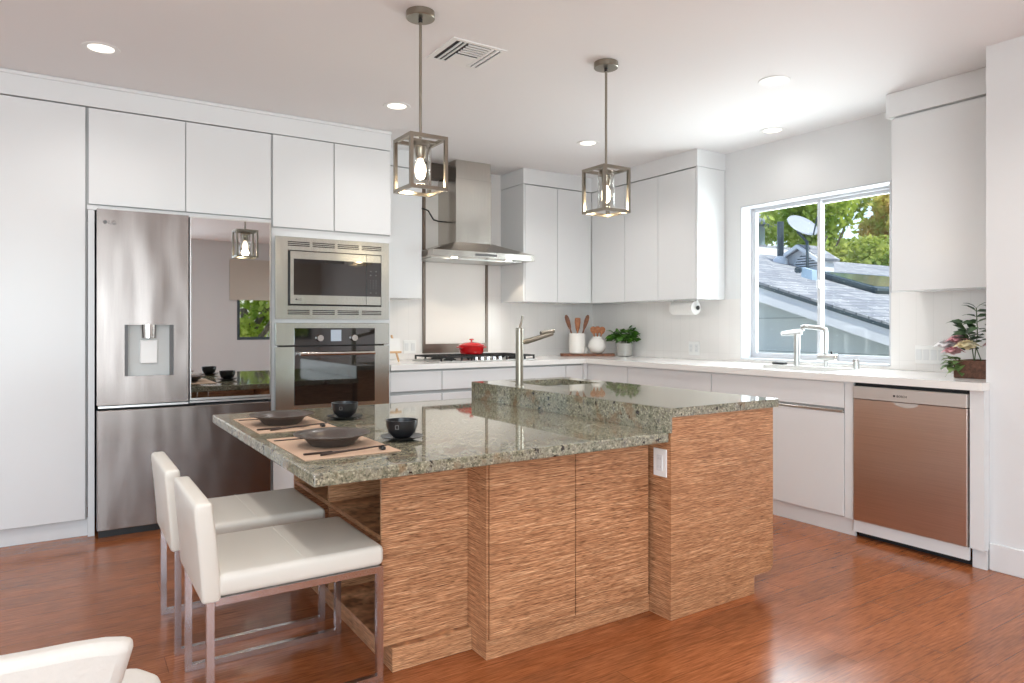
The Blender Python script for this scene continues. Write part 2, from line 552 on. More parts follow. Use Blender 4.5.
M['dish'] = plain('dish_grey', srgb(176, 182, 192), 0.4)
M['skyglass'] = plain('skylight_glass', srgb(70, 96, 104), 0.1, spec=1.0)
M['shade'] = plain('beige_roller_shade', srgb(208, 202, 190), 0.9)

# ------------------------------------------------------------------ mesh helpers (all coordinates are world metres)
def BM():
    return bmesh.new()

def box(bm, x0, x1, y0, y1, z0, z1, bev=0.0, seg=1):
    if x0 > x1: x0, x1 = x1, x0
    if y0 > y1: y0, y1 = y1, y0
    if z0 > z1: z0, z1 = z1, z0
    vs_ = [bm.verts.new((x, y, z)) for x in (x0, x1) for y in (y0, y1) for z in (z0, z1)]
    f = [(0, 1, 3, 2), (4, 6, 7, 5), (0, 4, 5, 1), (2, 3, 7, 6), (0, 2, 6, 4), (1, 5, 7, 3)]
    fs = [bm.faces.new([vs_[i] for i in q]) for q in f]
    if bev > 0:
        es = set()
        for q in fs:
            es.update(q.edges)
        bmesh.ops.bevel(bm, geom=list(es), offset=bev, offset_type='OFFSET', segments=seg, profile=0.5, affect='EDGES', clamp_overlap=True)
    return bm

def cells(bm, xs, ys, zs, solid):
    """watertight block model: a cell (i,j,k) is filled when solid(i,j,k)"""
    nx, ny, nz = len(xs) - 1, len(ys) - 1, len(zs) - 1
    def s(i, j, k):
        return 0 <= i < nx and 0 <= j < ny and 0 <= k < nz and solid(i, j, k)
    vd = {}
    def v(i, j, k):
        if (i, j, k) not in vd:
            vd[(i, j, k)] = bm.verts.new((xs[i], ys[j], zs[k]))
        return vd[(i, j, k)]
    for i in range(nx):
        for j in range(ny):
            for k in range(nz):
                if not s(i, j, k):
                    continue
                if not s(i - 1, j, k): bm.faces.new([v(i, j, k), v(i, j, k + 1), v(i, j + 1, k + 1), v(i, j + 1, k)])
                if not s(i + 1, j, k): bm.faces.new([v(i + 1, j, k), v(i + 1, j + 1, k), v(i + 1, j + 1, k + 1), v(i + 1, j, k + 1)])
                if not s(i, j - 1, k): bm.faces.new([v(i, j, k), v(i + 1, j, k), v(i + 1, j, k + 1), v(i, j, k + 1)])
                if not s(i, j + 1, k): bm.faces.new([v(i, j + 1, k), v(i, j + 1, k + 1), v(i + 1, j + 1, k + 1), v(i + 1, j + 1, k)])
                if not s(i, j, k - 1): bm.faces.new([v(i, j, k), v(i, j + 1, k), v(i + 1, j + 1, k), v(i + 1, j, k)])
                if not s(i, j, k + 1): bm.faces.new([v(i, j, k + 1), v(i + 1, j, k + 1), v(i + 1, j + 1, k + 1), v(i, j + 1, k + 1)])
    return bm

def cyl(bm, p0, p1, r0, r1=None, seg=20, caps=True):
    r1 = r0 if r1 is None else r1
    p0, p1 = Vector(p0), Vector(p1)
    d = (p1 - p0).normalized()
    a = d.orthogonal().normalized()
    b = d.cross(a)
    A = [bm.verts.new(p0 + (a * math.cos(t) + b * math.sin(t)) * r0) for t in [2 * PI * i / seg for i in range(seg)]]
    B = [bm.verts.new(p1 + (a * math.cos(t) + b * math.sin(t)) * r1) for t in [2 * PI * i / seg for i in range(seg)]]
    for i in range(seg):
        bm.faces.new([A[i], A[(i + 1) % seg], B[(i + 1) % seg], B[i]])
    if caps:
        bm.faces.new(A[::-1])
        bm.faces.new(B)
    return bm

def lathe(bm, prof, cx, cy, seg=32, close=False):
    """prof: list of (radius, z)"""
    rings = []
    for r, z in prof:
        if r < 1e-5:
            rings.append([bm.verts.new((cx, cy, z))])
        else:
            rings.append([bm.verts.new((cx + r * math.cos(2 * PI * i / seg), cy + r * math.sin(2 * PI * i / seg), z)) for i in range(seg)])
    for a, b in zip(rings, rings[1:]):
        for i in range(seg):
            j = (i + 1) % seg
            if len(a) == 1 and len(b) == 1: continue
            if len(a) == 1: bm.faces.new([a[0], b[j], b[i]])
            elif len(b) == 1: bm.faces.new([a[i], a[j], b[0]])
            else: bm.faces.new([a[i], a[j], b[j], b[i]])
    return bm

def tube(bm, pts, r, seg=12, square=False, caps=True):
    """swept tube with mitred corners; r scalar or list"""
    pts = [Vector(p) for p in pts]
    n = len(pts)
    rs = r if isinstance(r, (list, tuple)) else [r] * n
    if square: seg = 4
    t0 = (pts[1] - pts[0]).normalized()
    up = Vector((0, 0, 1)) if abs(t0.z) < 0.9 else Vector((1, 0, 0))
    a = t0.cross(up).normalized()
    b = a.cross(t0).normalized()
    rings = []
    prev = t0
    for i, p in enumerate(pts):
        tin = (pts[i] - pts[i - 1]).normalized() if i > 0 else t0
        tout = (pts[i + 1] - pts[i]).normalized() if i < n - 1 else tin
        if i > 0:
            q = prev.rotation_difference(tin)
            a = q @ a
            b = q @ b
            prev = tin
        m = (tin + tout)
        m = m.normalized() if m.length > 1e-6 else tin
        ring = []
        for k in range(seg):
            th = 2 * PI * k / seg + (PI / 4 if square else 0)
            o = (a * math.cos(th) + b * math.sin(th)) * rs[i] * (math.sqrt(2) if square else 1)
            dn = tin.dot(m)
            sft = -o.dot(m) / dn if abs(dn) > 0.2 else 0
            ring.append(bm.verts.new(p + o + tin * sft))
        rings.append(ring)
    for A, B in zip(rings, rings[1:]):
        for k in range(seg):
            bm.faces.new([A[k], A[(k + 1) % seg], B[(k + 1) % seg], B[k]])
    if caps:
        bm.faces.new(rings[0][::-1])
        bm.faces.new(rings[-1])
    return bm

def prism(bm, poly, z0, z1, axis='Z'):
    """extrude a 2-D polygon; axis gives the extrusion direction"""
    def P(u, v, w):
        return {'Z': (u, v, w), 'Y': (u, w, v), 'X': (w, u, v)}[axis]
    A = [bm.verts.new(P(u, v, z0)) for u, v in poly]
    B = [bm.verts.new(P(u, v, z1)) for u, v in poly]
    n = len(poly)
    for i in range(n):
        bm.faces.new([A[i], A[(i + 1) % n], B[(i + 1) % n], B[i]])
    bm.faces.new(A[::-1])
    bm.faces.new(B)
    bmesh.ops.recalc_face_normals(bm, faces=bm.faces)
    return bm

def ellipsoid(bm, c, rx, ry, rz, sub=2, jit=0.0):
    r = bmesh.ops.create_icosphere(bm, subdivisions=sub, radius=1.0)
    for v in r['verts']:
        k = 1 + random.uniform(-jit, jit)
        v.co = Vector((c[0] + v.co.x * rx * k, c[1] + v.co.y * ry * k, c[2] + v.co.z * rz * k))
    return bm

def leaf(bm, base, d, up, L, W, bend=0.25):
    """a pointed, creased leaf of two halves"""
    base, d, up = Vector(base), Vector(d).normalized(), Vector(up).normalized()
    s = d.cross(up)
    if s.length < 1e-4: s = Vector((1, 0, 0))
    s.normalize()
    u = s.cross(d).normalized()
    def p(t, w, h): return bm.verts.new(base + d * (t * L) + s * (w * W) + u * (h * L))
    a = p(0, 0, 0); m1 = p(.35, 0, bend * .3); m2 = p(.7, 0, bend * .2); e = p(1, 0, -bend * .5)
    l1 = p(.3, -.5, bend * .45); l2 = p(.65, -.42, bend * .35); r1 = p(.3, .5, bend * .45); r2 = p(.65, .42, bend * .35)
    for q in ((a, m1, l1), (m1, m2, l2, l1), (m2, e, l2), (a, r1, m1), (m1, r1, r2, m2), (m2, r2, e)):
        bm.faces.new(q)

def obj(name, bm, m, parent=None, smooth=False, solid=0.0):
    bmesh.ops.recalc_face_normals(bm, faces=bm.faces) if not solid else None
    root = parent
    off = Vector((0, 0, 0))
    p = parent
    while p is not None:
        off += p.location
        p = p.parent
    if off.length > 0:
        for v in bm.verts:
            v.co -= off
    me = bpy.data.meshes.new(name)
    bm.to_mesh(me)
    bm.free()
    o = bpy.data.objects.new(name, me)
    COL.objects.link(o)
    if parent is not None:
        o.parent = parent
    me.materials.append(M[m] if isinstance(m, str) else m)
    if smooth:
        for f in me.polygons:
            f.use_smooth = True
        try:
            me.set_sharp_from_angle(angle=R(38))
        except Exception:
            pass
    if solid:
        md = o.modifiers.new('thickness', 'SOLIDIFY')
        md.thickness = solid
        md.offset = 0
    return o

def tag(o, label, cat, group=None, kind=None):
    if label: o['label'] = label
    if cat: o['category'] = cat
    if group: o['group'] = group
    if kind: o['kind'] = kind
    return o

def thing(name, label, cat, loc, group=None):
    o = bpy.data.objects.new(name, None)
    COL.objects.link(o)
    o.location = loc
    o.empty_display_size = 0.1
    return tag(o, label, cat, group)

def struct(name, bm, m, **k):
    o = obj(name, bm, m, **k)
    if k.get('parent') is None:
        o['kind'] = 'structure'
    return o

def dup(root, loc, label):
    r = root.copy()
    COL.objects.link(r)
    r.location = loc
    if label: r['label'] = label
    for ch in list(root.children):
        c = ch.copy()
        COL.objects.link(c)
        c.parent = r
        for g in list(ch.children):
            d = g.copy()
            COL.objects.link(d)
            d.parent = c
    return r

def text(name, body, size, loc, rot, m, parent, depth=0.0006, spacing=1.0):
    cu = bpy.data.curves.new(name, 'FONT')
    cu.body = body
    cu.size = size
    cu.extrude = depth
    cu.align_x = 'LEFT'
    cu.space_character = spacing
    o = bpy.data.objects.new(name, cu)
    COL.objects.link(o)
    off = Vector((0, 0, 0))
    p = parent
    while p is not None:
        off += p.location
        p = p.parent
    o.location = Vector(loc) - off
    o.rotation_euler = rot
    cu.materials.append(M[m])
    dg = bpy.context.evaluated_depsgraph_get()
    dg.update()
    me = bpy.data.meshes.new_from_object(o.evaluated_get(dg))
    o2 = bpy.data.objects.new(name, me)
    COL.objects.link(o2)
    o2.location = o.location
    o2.rotation_euler = o.rotation_euler
    o2.parent = parent
    bpy.data.objects.remove(o)
    return o2

CEIL = 2.63
YW, XW = 5.48, 4.55          # back wall, window wall
# ------------------------------------------------------------------ the room
b = BM(); box(b, -3.2, 4.75, -3.3, 5.7, -0.12, 0.0); struct('floor', b, 'floor')
b = BM(); box(b, -3.2, 4.75, -3.3, 5.7, CEIL, CEIL + 0.15); struct('ceiling', b, 'ceil')
b = BM(); box(b, -3.2, 4.75, YW, YW + 0.15, 0, CEIL); struct('wall_back', b, 'tile')
# window wall: opening y 2.44-3.64, z .955-2.178
b = BM(); cells(b, [XW, XW + 0.20], [1.40, 2.44, 3.64, YW], [0, 0.955, 2.178, CEIL], lambda i, j, k: not (j == 1 and k == 1))
struct('wall_right', b, 'wall')
b = BM(); cells(b, [XW - 0.006, XW - 0.0005], [1.622, 2.44, 3.64, YW - 0.001], [0.9385, 0.956, 1.44], lambda i, j, k: not (j == 1 and k == 1))
struct('trim_splash_right', b, 'tile')
# nearer wall standing forward of the cabinets, towards the camera
b = BM(); box(b, 3.905, 4.10, -3.0, 1.620, 0, CEIL); struct('wall_near_right', b, 'wall')
b = BM(); box(b, 3.892, 3.905, -3.0, 1.602, 0, 0.135, 0.003); struct('baseboard_right', b, 'cab')
# rear wall, seen only in reflections: a window, plus a wide opening added for light
b = BM(); cells(b, [-3.2, -2.8, 1.0, 2.45, 3.75, 4.75], [-3.15, -3.0], [0, 0.10, 0.99, 2.2, 2.35, CEIL],
                lambda i, j, k: not ((i == 1 and 1 <= k <= 3) or (i == 3 and 2 <= k <= 2)))
struct('wall_rear', b, 'wall_rear')
b = BM(); cells(b, [-3.15, -3.0], [-3.0, -1.2, 3.0, 5.5], [0, 0.5, 2.4, CEIL], lambda i, j, k: not (j == 1 and k == 1))
struct('wall_left', b, 'wall_rear')
w = struct('window_2', box(box(box(BM(), 2.45, 2.50, -3.10, -3.02, 0.99, 2.2), 3.70, 3.75, -3.10, -3.02, 0.99, 2.2), 2.5, 3.7, -3.10, -3.02, 0.99, 1.04), 'slate')
obj('roller_shade', box(BM(), 2.33, 3.9, -2.99, -2.975, 1.66, 2.34), 'shade', w)

# white fascia band over the tall cabinets
def fascia(n, x0, x1, y0, y1):
    b = BM(); box(b, x0, x1, y0, y1, 2.492, CEIL - 0.001, 0.002)
    return struct(n, b, 'cab')
b = BM(); box(b, -0.95, 2.0, 4.685, YW, 2.493, CEIL - 0.001, 0.002); box(b, -0.95, 2.0, 4.674, 4.690, CEIL - 0.022, CEIL - 0.001, 0.003)
struct('trim_1', b, 'cab')
fascia('trim_2', 2.001, 2.446, 5.095, YW)
# L-shaped fascia over the corner uppers
b = BM(); cells(b, [3.435, 4.215, XW], [3.79, 5.095, YW - 0.001], [2.492, CEIL - 0.001], lambda i, j, k: i == 1 or j == 1)
struct('trim_3', b, 'cab')
b = BM(); box(b, 4.205, XW - .001, 1.621, 2.292, 2.485, CEIL - 0.001, 0.002); struct('trim_4', b, 'cab')

# window in the sink wall
XG = 4.68
w1 = struct('window_1', cells(BM(), [XG - 0.01, XG + 0.05], [2.44, 2.475, 3.610, 3.64], [0.955, 0.985, 2.15, 2.178], lambda i, j, k: not (j == 1 and k == 1)), 'alu')
b = BM(); cells(b, [XG - 0.005, XG + 0.02], [3.024, 3.052, 3.592, 3.6095], [0.985, 1.01, 2.135, 2.15], lambda i, j, k: not (j == 1 and k == 1))
sa = obj('sash', b, 'alu', w1)
obj('pane', box(BM(), XG + 0.005, XG + 0.010, 3.052, 3.592, 1.01, 2.135), 'winglass', sa)
b = BM(); cells(b, [XG + 0.022, XG + 0.045], [2.475, 2.495, 3.028, 3.050], [0.985, 1.015, 2.125, 2.15], lambda i, j, k: not (j == 1 and k == 1))
sa2 = obj('sash', b, 'alu', w1)
obj('pane', box(BM(), XG + 0.030, XG + 0.035, 2.495, 3.028, 1.015, 2.125), 'winglass', sa2)
obj('latch', box(BM(), XG - 0.03, XG - 0.005, 3.028, 3.045, 1.50, 1.56, 0.003), 'alu', w1)
# white casing lining the opening
b = BM(); box(b, XW - 0.004, XG - 0.011, 3.628, 3.6395, 0.957, 2.177); box(b, XW - 0.004, XG - 0.011, 2.4405, 2.452, 0.957, 2.177)
box(b, XW - 0.004, XG - 0.011, 2.453, 3.627, 2.166, 2.177); box(b, XW - 0.012, XG - 0.011, 2.453, 3.627, 0.956, 0.968, 0.002)
struct('trim_window', b, 'alu')

# ------------------------------------------------------------------ cabinets
def door(parent, x0, x1, z0, z1, y, t=0.02, m='cab', name='door'):
    return obj(name, box(BM(), x0, x1, y, y + t, z0, z1, 0.0015), m, parent)
def doorx(parent, y0, y1, z0, z1, x, t=0.02, m='cab', name='door'):
    return obj(name, box(BM(), x, x + t, y0, y1, z0, z1, 0.0015), m, parent)
YT = 4.69
c = thing('pantry_cabinet', 'tall white flat-front pantry cabinet at the far left beside the refrigerator', 'cabinet', (-0.4, 5.0, 0))
obj('body', box(BM(), -0.95, 0.120, 4.712, YW - 0.002, 0.10, 2.490), 'gap', c)
obj('plinth', box(BM(), -0.95, 0.155, 4.738, 4.76, 0, 0.10), 'cab', c)
door(c, -0.948, -0.42, 0.106, 2.486, YT)
door(c, -0.416, 0.112, 0.106, 2.486, YT)
obj('end_panel', box(BM(), 0.124, 0.158, 4.70, 4.73, 0.0, 1.896, 0.001), 'cab', c)

c = thing('refrigerator_wall_cabinet', 'white two-door cabinet above the refrigerator', 'cabinet', (0.64, 5.0, 1.92))
obj('body', box(BM(), 0.121, 1.158, 4.712, YW - 0.002, 1.925, 2.490), 'gap', c)
obj('bottom_rail', box(BM(), 0.121, 1.158, 4.700, 4.725, 1.898, 1.925), 'cab', c)
door(c, 0.1285, 0.639, 1.930, 2.486, YT)
door(c, 0.6435, 1.155, 1.930, 2.486, YT)

c = thing('oven_tower_cabinet', 'tall white cabinet tower holding the microwave and wall oven', 'cabinet', (1.58, 5.0, 0))
xs = [1.160, 1.198, 1.955, 2.0]
zs = [0.10, 0.635, 1.225, 1.290, 1.795, 1.868, 2.490]
b = BM(); cells(b, xs, [4.705, 5.05, YW - 0.002], zs, lambda i, j, k: j == 1 or not (i == 1 and k in (1, 3)))
obj('body', b, 'cab', c)
obj('plinth', box(BM(), 1.16, 2.0, 4.745, 4.76, 0, 0.10), 'cab', c)
obj('shadow_gap', box(BM(), 1.162, 1.998, 4.7035, 4.705, 1.874, 2.490), 'gap', c)
door(c, 1.165, 1.574, 1.880, 2.486, YT - 0.008)
door(c, 1.581, 1.996, 1.880, 2.486, YT - 0.008)
door(c, 1.165, 1.996, 0.106, 0.60, YT - 0.008, name='drawer')

# narrow upper left of the hood
c = thing('narrow_wall_cabinet', 'narrow white single-door wall cabinet between oven tower and range hood', 'cabinet', (2.2, 5.3, 1.44), 'white wall cabinets')
obj('body', box(BM(), 2.002, 2.446, 5.121, YW - 0.002, 1.445, 2.490), 'cab', c)
door(c, 2.012, 2.444, 1.447, 2.484, 5.10)
# corner upper, back wall
c = thing('corner_wall_cabinet', 'white two-door wall cabinet right of the steel range hood, above the wooden utensils', 'cabinet', (3.8, 5.3, 1.44), 'white wall cabinets')
obj('body', box(BM(), 3.455, 4.22, 5.121, YW - 0.002, 1.446, 2.490), 'gap', c)
obj('side_panel', box(BM(), 3.438, 3.455, 5.10, YW - 0.002, 1.440, 2.490, 0.001), 'cab', c)
obj('bottom_panel', box(BM(), 3.455, 4.22, 5.12, YW - 0.002, 1.440, 1.446), 'cab', c)
door(c, 3.458, 3.814, 1.442, 2.484, 5.10)
door(c, 3.819, 4.180, 1.442, 2.484, 5.10)
obj('corner_filler', box(BM(), 4.183, 4.222, 5.106, 5.12, 1.442, 2.486), 'cab', c)
c = thing('window_side_wall_cabinet', 'white three-door wall cabinet left of the window with paper towels mounted below', 'cabinet', (4.4, 4.5, 1.44), 'white wall cabinets')
obj('body', box(BM(), 4.241, XW - 0.002, 3.812, 5.119, 1.446, 2.490), 'gap', c)
obj('bottom_panel', box(BM(), 4.241, XW - 0.008, 3.812, 5.119, 1.4395, 1.446), 'cab', c)
obj('end_panel', box(BM(), 4.222, XW - 0.007, 3.793, 3.812, 1.438, 2.490, 0.001), 'cab', c)
doorx(c, 4.645, 5.098, 1.442, 2.484, 4.22)
doorx(c, 4.230, 4.639, 1.442, 2.484, 4.22)
doorx(c, 3.815, 4.225, 1.442, 2.484, 4.22)
c = thing('single_wall_cabinet', 'white single-door wall cabinet right of the window above the flower planter', 'cabinet', (4.4, 1.95, 1.43), 'white wall cabinets')
obj('body', box(BM(), 4.241, XW - 0.008, 1.622, 2.262, 1.436, 2.484), 'cab', c)
doorx(c, 1.622, 2.262, 1.434, 2.474, 4.22)

# base cabinets, back wall
ZU = 0.898
YF, XF = 4.71, 3.84
def base_back(label, x0, x1, cols, rows):
    c = thing('base_cabinet', label, 'cabinet', ((x0 + x1) / 2, 5.1, 0), 'white base cabinets')
    obj('body', box(BM(), x0, x1, YF + 0.022, YW - 0.002, 0.10, ZU - 0.001), 'gap', c)
    obj('plinth', box(BM(), x0, x1, 4.765, 4.78, 0, 0.10), 'cab', c)
    for a, d in zip(cols, cols[1:]):
        for z0, z1 in rows:
            door(c, a + 0.003, d - 0.003, z0, z1, YF, name='drawer')
    return c
rows3 = [(0.106, 0.405), (0.43, 0.712), (0.738, 0.882)]
base_back('white base cabinet with stacked drawers next to the oven tower', 2.003, 2.427, [2.003, 2.427], rows3)
base_back('wide white drawer cabinet under the gas cooktop', 2.428, 3.614, [2.428, 3.614], rows3)
base_back('short white base cabinet in the corner right of the cooktop cabinet', 3.615, 3.80, [3.615, 3.80], [(0.106, 0.712), (0.738, 0.882)])
tag(obj('corner_filler_strip', box(BM(), 3.801, XF + .02, 4.702, 4.731, 0.0, ZU - 0.001), 'cab'), 'narrow white filler strip in the inner corner of the base cabinets', 'filler strip')
# base cabinets, window wall
def base_side(label, y0, y1, rows, name='base_cabinet'):
    c = thing(name, label, 'cabinet', (4.15, (y0 + y1) / 2, 0), 'white base cabinets')
    obj('body', cells(BM(), [XF + 0.022, 3.93, 4.42, XW - 0.002], [y0, y0 + 0.03, y1 - 0.03, y1], [0.10, 0.62, ZU - 0.001], lambda i, j, k: not (i == 1 and j == 1 and k == 1)), 'gap', c)
    obj('plinth', box(BM(), 3.868, 3.884, y0 - (.052 if y0 == 2.335 else 0), y1, 0, 0.0995), 'cab', c)
    obj('top_rail', box(BM(), XF + 0.006, XF + 0.021, y0, y1, 0.880, ZU - 0.001), 'cab', c)
    for z0, z1 in rows:
        doorx(c, y0 + 0.003, y1 - 0.003, z0, z1, XF, name='drawer' if z1 - z0 < 0.4 else 'door')
    return c
rs = [(0.106, 0.712), (0.742, 0.890)]
base_side('white base cabinet in the window-wall corner behind the raised island end', 4.187, 4.70, rs)
base_side('white base cabinet left of the sink cabinet, half hidden by the island', 3.325, 4.186, rs)
c = base_side('white sink base cabinet with one drawer front over a door, left of the dishwasher', 2.335, 3.324, rs)
obj('side_filler', box(BM(), XF + 0.004, XF + 0.021, 2.283, 2.334, 0.10, ZU - 0.001), 'cab', c)
obj('finger_rail', box(BM(), XF - 0.004, XF + 0.012, 2.34, 3.32, 0.714, 0.728, 0.002), 'satin', c)
c = thing('cabinet_end_panel', 'white end panel between the dishwasher and the white wall', 'panel', (4.1, 1.635, 0))
obj('panel', cells(BM(), [XF + 0.004, 3.902, XW - 0.002], [1.603, 1.622, 1.668], [0.10, ZU - 0.001], lambda i, j, k: i == 0 or j == 1), 'cab', c)
obj('foot', box(BM(), XF + 0.035, 3.890, 1.603, 1.669, 0, 0.0995), 'cab', c)

# quartz worktop, L-shaped with sink cut-out
SX0, SX1, SY0, SY1 = 3.955, 4.36, 2.55, 3.28
b = BM()
cells(b, [2.003, 3.82, 3.902, SX0, SX1, XW - 0.008], [1.602, 1.622, SY0, SY1, 4.69, YW - 0.001], [ZU, 0.938],
      lambda i, j, k: (j == 4 or i >= 1) and not (i == 3 and j == 2) and not (j == 0 and i >= 2))
tag(obj('worktop', b, 'quartz'), 'white quartz worktop running in an L along both walls', 'countertop')

# main sink
c = thing('undermount_sink', 'stainless undermount sink set in the white worktop below the window', 'sink', (4.16, 2.9, 0.7))
b = BM(); cells(b, [SX0 - 0.01, SX0 - 0.001, SX1 + 0.001, SX1 + 0.01], [SY0 - 0.01, SY0 - 0.001, SY1 + 0.001, SY1 + 0.01], [0.70, 0.71, 0.8975], lambda i, j, k: not (i == 1 and j == 1 and k == 1))
obj('basin', b, 'satin', c)
obj('drain', lathe(BM(), [(0.0, .715), (.04, .715), (.045, .711)], 4.16, 2.9, 20), 'chrome', c, smooth=True)

# ------------------------------------------------------------------ refrigerator
f = thing('refrigerator', 'stainless french-door refrigerator with dark mirrored right door and freezer drawer', 'refrigerator', (0.65, 5.0, 0))
FY = 4.60
obj('cabinet_shell', box(BM(), 0.175, 1.132, 4.665, 5.42, 0.03, 1.885), 'dark', f)
DX0, DX1, DZ0, DZ1 = 0.300, 0.566, 0.925, 1.232
b = BM(); cells(b, [0.166, DX0, DX1, 0.644], [FY, FY + 0.045, FY + 0.062], [0.765, DZ0, DZ1, 1.893], lambda i, j, k: not (i == 1 and k == 1 and j == 0))
ld = obj('door', b, 'fridge_steel', f)
ld['label'] = 'left stainless door with water dispenser'
b = BM(); cells(b, [DX0 - 0.008, DX0 + 0.004, DX1 - 0.004, DX1 + 0.008], [FY - 0.003, FY + 0.004], [DZ0 - 0.006, DZ0 + 0.004, DZ1 - 0.003, DZ1 + 0.028], lambda i, j, k: not (i == 1 and k == 1))
obj('dispenser_frame', b, 'fridge_steel', ld)
obj('dispenser_cheek', box(BM(), DX0 + 0.001, DX0 + 0.022, FY + 0.004, FY + 0.044, DZ0 + 0.004, DZ1 - 0.002), 'greyplastic', ld)
obj('dispenser_cheek', box(BM(), DX1 - 0.022, DX1 - 0.001, FY + 0.004, FY + 0.044, DZ0 + 0.004, DZ1 - 0.002), 'greyplastic', ld)
obj('dispenser_back', box(BM(), DX0 + 0.022, DX1 - 0.022, FY + 0.038, FY + 0.044, DZ0 + 0.002, DZ1 - 0.002), 'dispback', ld)
obj('paddle', box(BM(), 0.385, 0.478, FY + 0.022, FY + 0.034, 1.00, 1.14, 0.004), 'white', ld)
obj('nozzle', cyl(BM(), (0.432, FY + 0.026, 1.150), (0.432, FY + 0.026, 1.231), 0.040, 0.044, 24), 'chrome', ld, smooth=True)
text('brand_mark', 'LG', 0.032, (0.222, FY - 0.0005, 1.808), (R(90), 0, 0), 'greyplastic', ld)
obj('brand_disc', cyl(BM(), (0.207, FY, 1.819), (0.207, FY - 0.001, 1.819), 0.011, seg=20), 'greyplastic', ld)
rd = obj('door', cells(BM(), [0.655, 0.659, 1.124, 1.130], [FY, FY + 0.062], [0.770, 0.782, 1.884, 1.890], lambda i, j, k: i == 1 and k == 1), 'mirror', f)
rd['label'] = 'right door faced with dark mirror glass'
obj('edge_trim', cells(BM(), [0.652, 0.6589, 1.1241, 1.131], [FY + 0.001, FY + 0.060], [0.768, 0.7819, 1.8841, 1.891], lambda i, j, k: not (i == 1 and k == 1)), 'satin', rd)
b = BM(); box(b, 0.650, 1.132, FY + 0.002, FY + 0.06, 0.752, 0.764); box(b, 0.172, 0.644, FY + 0.004, FY + 0.06, 0.748, 0.760)
obj('handle_rail', b, 'satin', f)
dr = obj('freezer_drawer', box(BM(), 0.166, 1.132, FY, FY + 0.062, 0.045, 0.735, 0.004, 2), 'fridge_steel', f)
b = BM(); box(b, 0.69, 1.10, FY + 0.012, FY + 0.055, 0.735, 0.741)
obj('drawer_grip', b, 'dark', dr)
obj('kick_grille', box(BM(), 0.175, 1.125, 4.64, 4.67, 0.0, 0.05), 'black', f)

# ------------------------------------------------------------------ microwave with trim kit
mw = thing('built_in_microwave', 'stainless built-in microwave with vent slots, above the wall oven', 'microwave', (1.577, 4.8, 1.28))
YM = 4.672
x0, x1, z0, z1 = 1.178, 1.978, 1.268, 1.818
slx = [(1.258, 1.404), (1.424, 1.578), (1.598, 1.752), (1.774, 1.920)]
XS = [x0] + [v for p in slx for v in p] + [x1]
ZS = [z0, 1.300, 1.306, 1.312, 1.318, 1.324, 1.330, 1.358, 1.730, 1.758, 1.764, 1.770, 1.776, 1.782, 1.788, z1]
def trim_solid(i, j, k):
    if k == 7: return XS[i + 1] <= 1.2581 or XS[i] >= 1.9199
    slot = i % 2 == 1 and k in (1, 3, 5, 9, 11, 13)
    return not slot
b = BM(); cells(b, XS, [YM, YM + 0.018], ZS, trim_solid)
obj('trim_frame', b, 'oven_steel', mw)
obj('vent_backing', cells(BM(), [x0 + 0.022, 1.2585, 1.9195, x1 - 0.024], [YM + 0.020, YM + 0.028], [z0 + 0.03, 1.359, 1.729, z1 - 0.028], lambda i, j, k: not (i == 1 and k == 1)), 'dark', mw)
obj('oven_body', box(BM(), 1.262, 1.916, YM + 0.008, 5.0, 1.362, 1.726), 'black', mw)
mdr = obj('door', cells(BM(), [1.272, 1.294, 1.800], [YM - 0.014, YM + 0.006], [1.370, 1.430, 1.672, 1.722], lambda i, j, k: not (i == 1 and k == 1)), 'oven_steel', mw)
obj('window_glass', box(BM(), 1.294, 1.800, YM - 0.013, YM + 0.004, 1.430, 1.672), 'blackglass', mdr)
obj('handle_lip', box(BM(), 1.50, 1.64, YM - 0.018, YM - 0.0135, 1.652, 1.672, 0.001), 'black', mdr)
cp = obj('control_panel', cells(BM(), [1.803, 1.910], [YM - 0.014, YM - 0.0125, YM + 0.006], [1.370, 1.430, 1.672, 1.722], lambda i, j, k: k != 1 or j == 1), 'oven_steel', mw)
obj('key_panel', box(BM(), 1.8032, 1.9098, YM - 0.0138, YM - 0.0127, 1.4302, 1.6718), 'blackglass', cp)
b = BM()
for zz in (1.605, 1.577, 1.540, 1.522, 1.504, 1.486, 1.452):
    for xx in ((1.830, 1.850, 1.872) if zz < 1.56 and zz > 1.46 else (1.828, 1.868)):
        w_ = 0.005 if zz < 1.56 and zz > 1.46 else 0.012
        box(b, xx, xx + w_, YM - 0.0144, YM - 0.0139, zz, zz + 0.008)
obj('key_marks', b, 'greyplastic', cp)
obj('brand_disc', cyl(BM(), (1.312, YM - 0.014, 1.400), (1.312, YM - 0.0148, 1.400), 0.007, seg=16), 'greyplastic', mdr)
text('brand_mark', 'LG', 0.020, (1.322, YM - 0.0143, 1.393), (R(90), 0, 0), 'greyplastic', mdr)

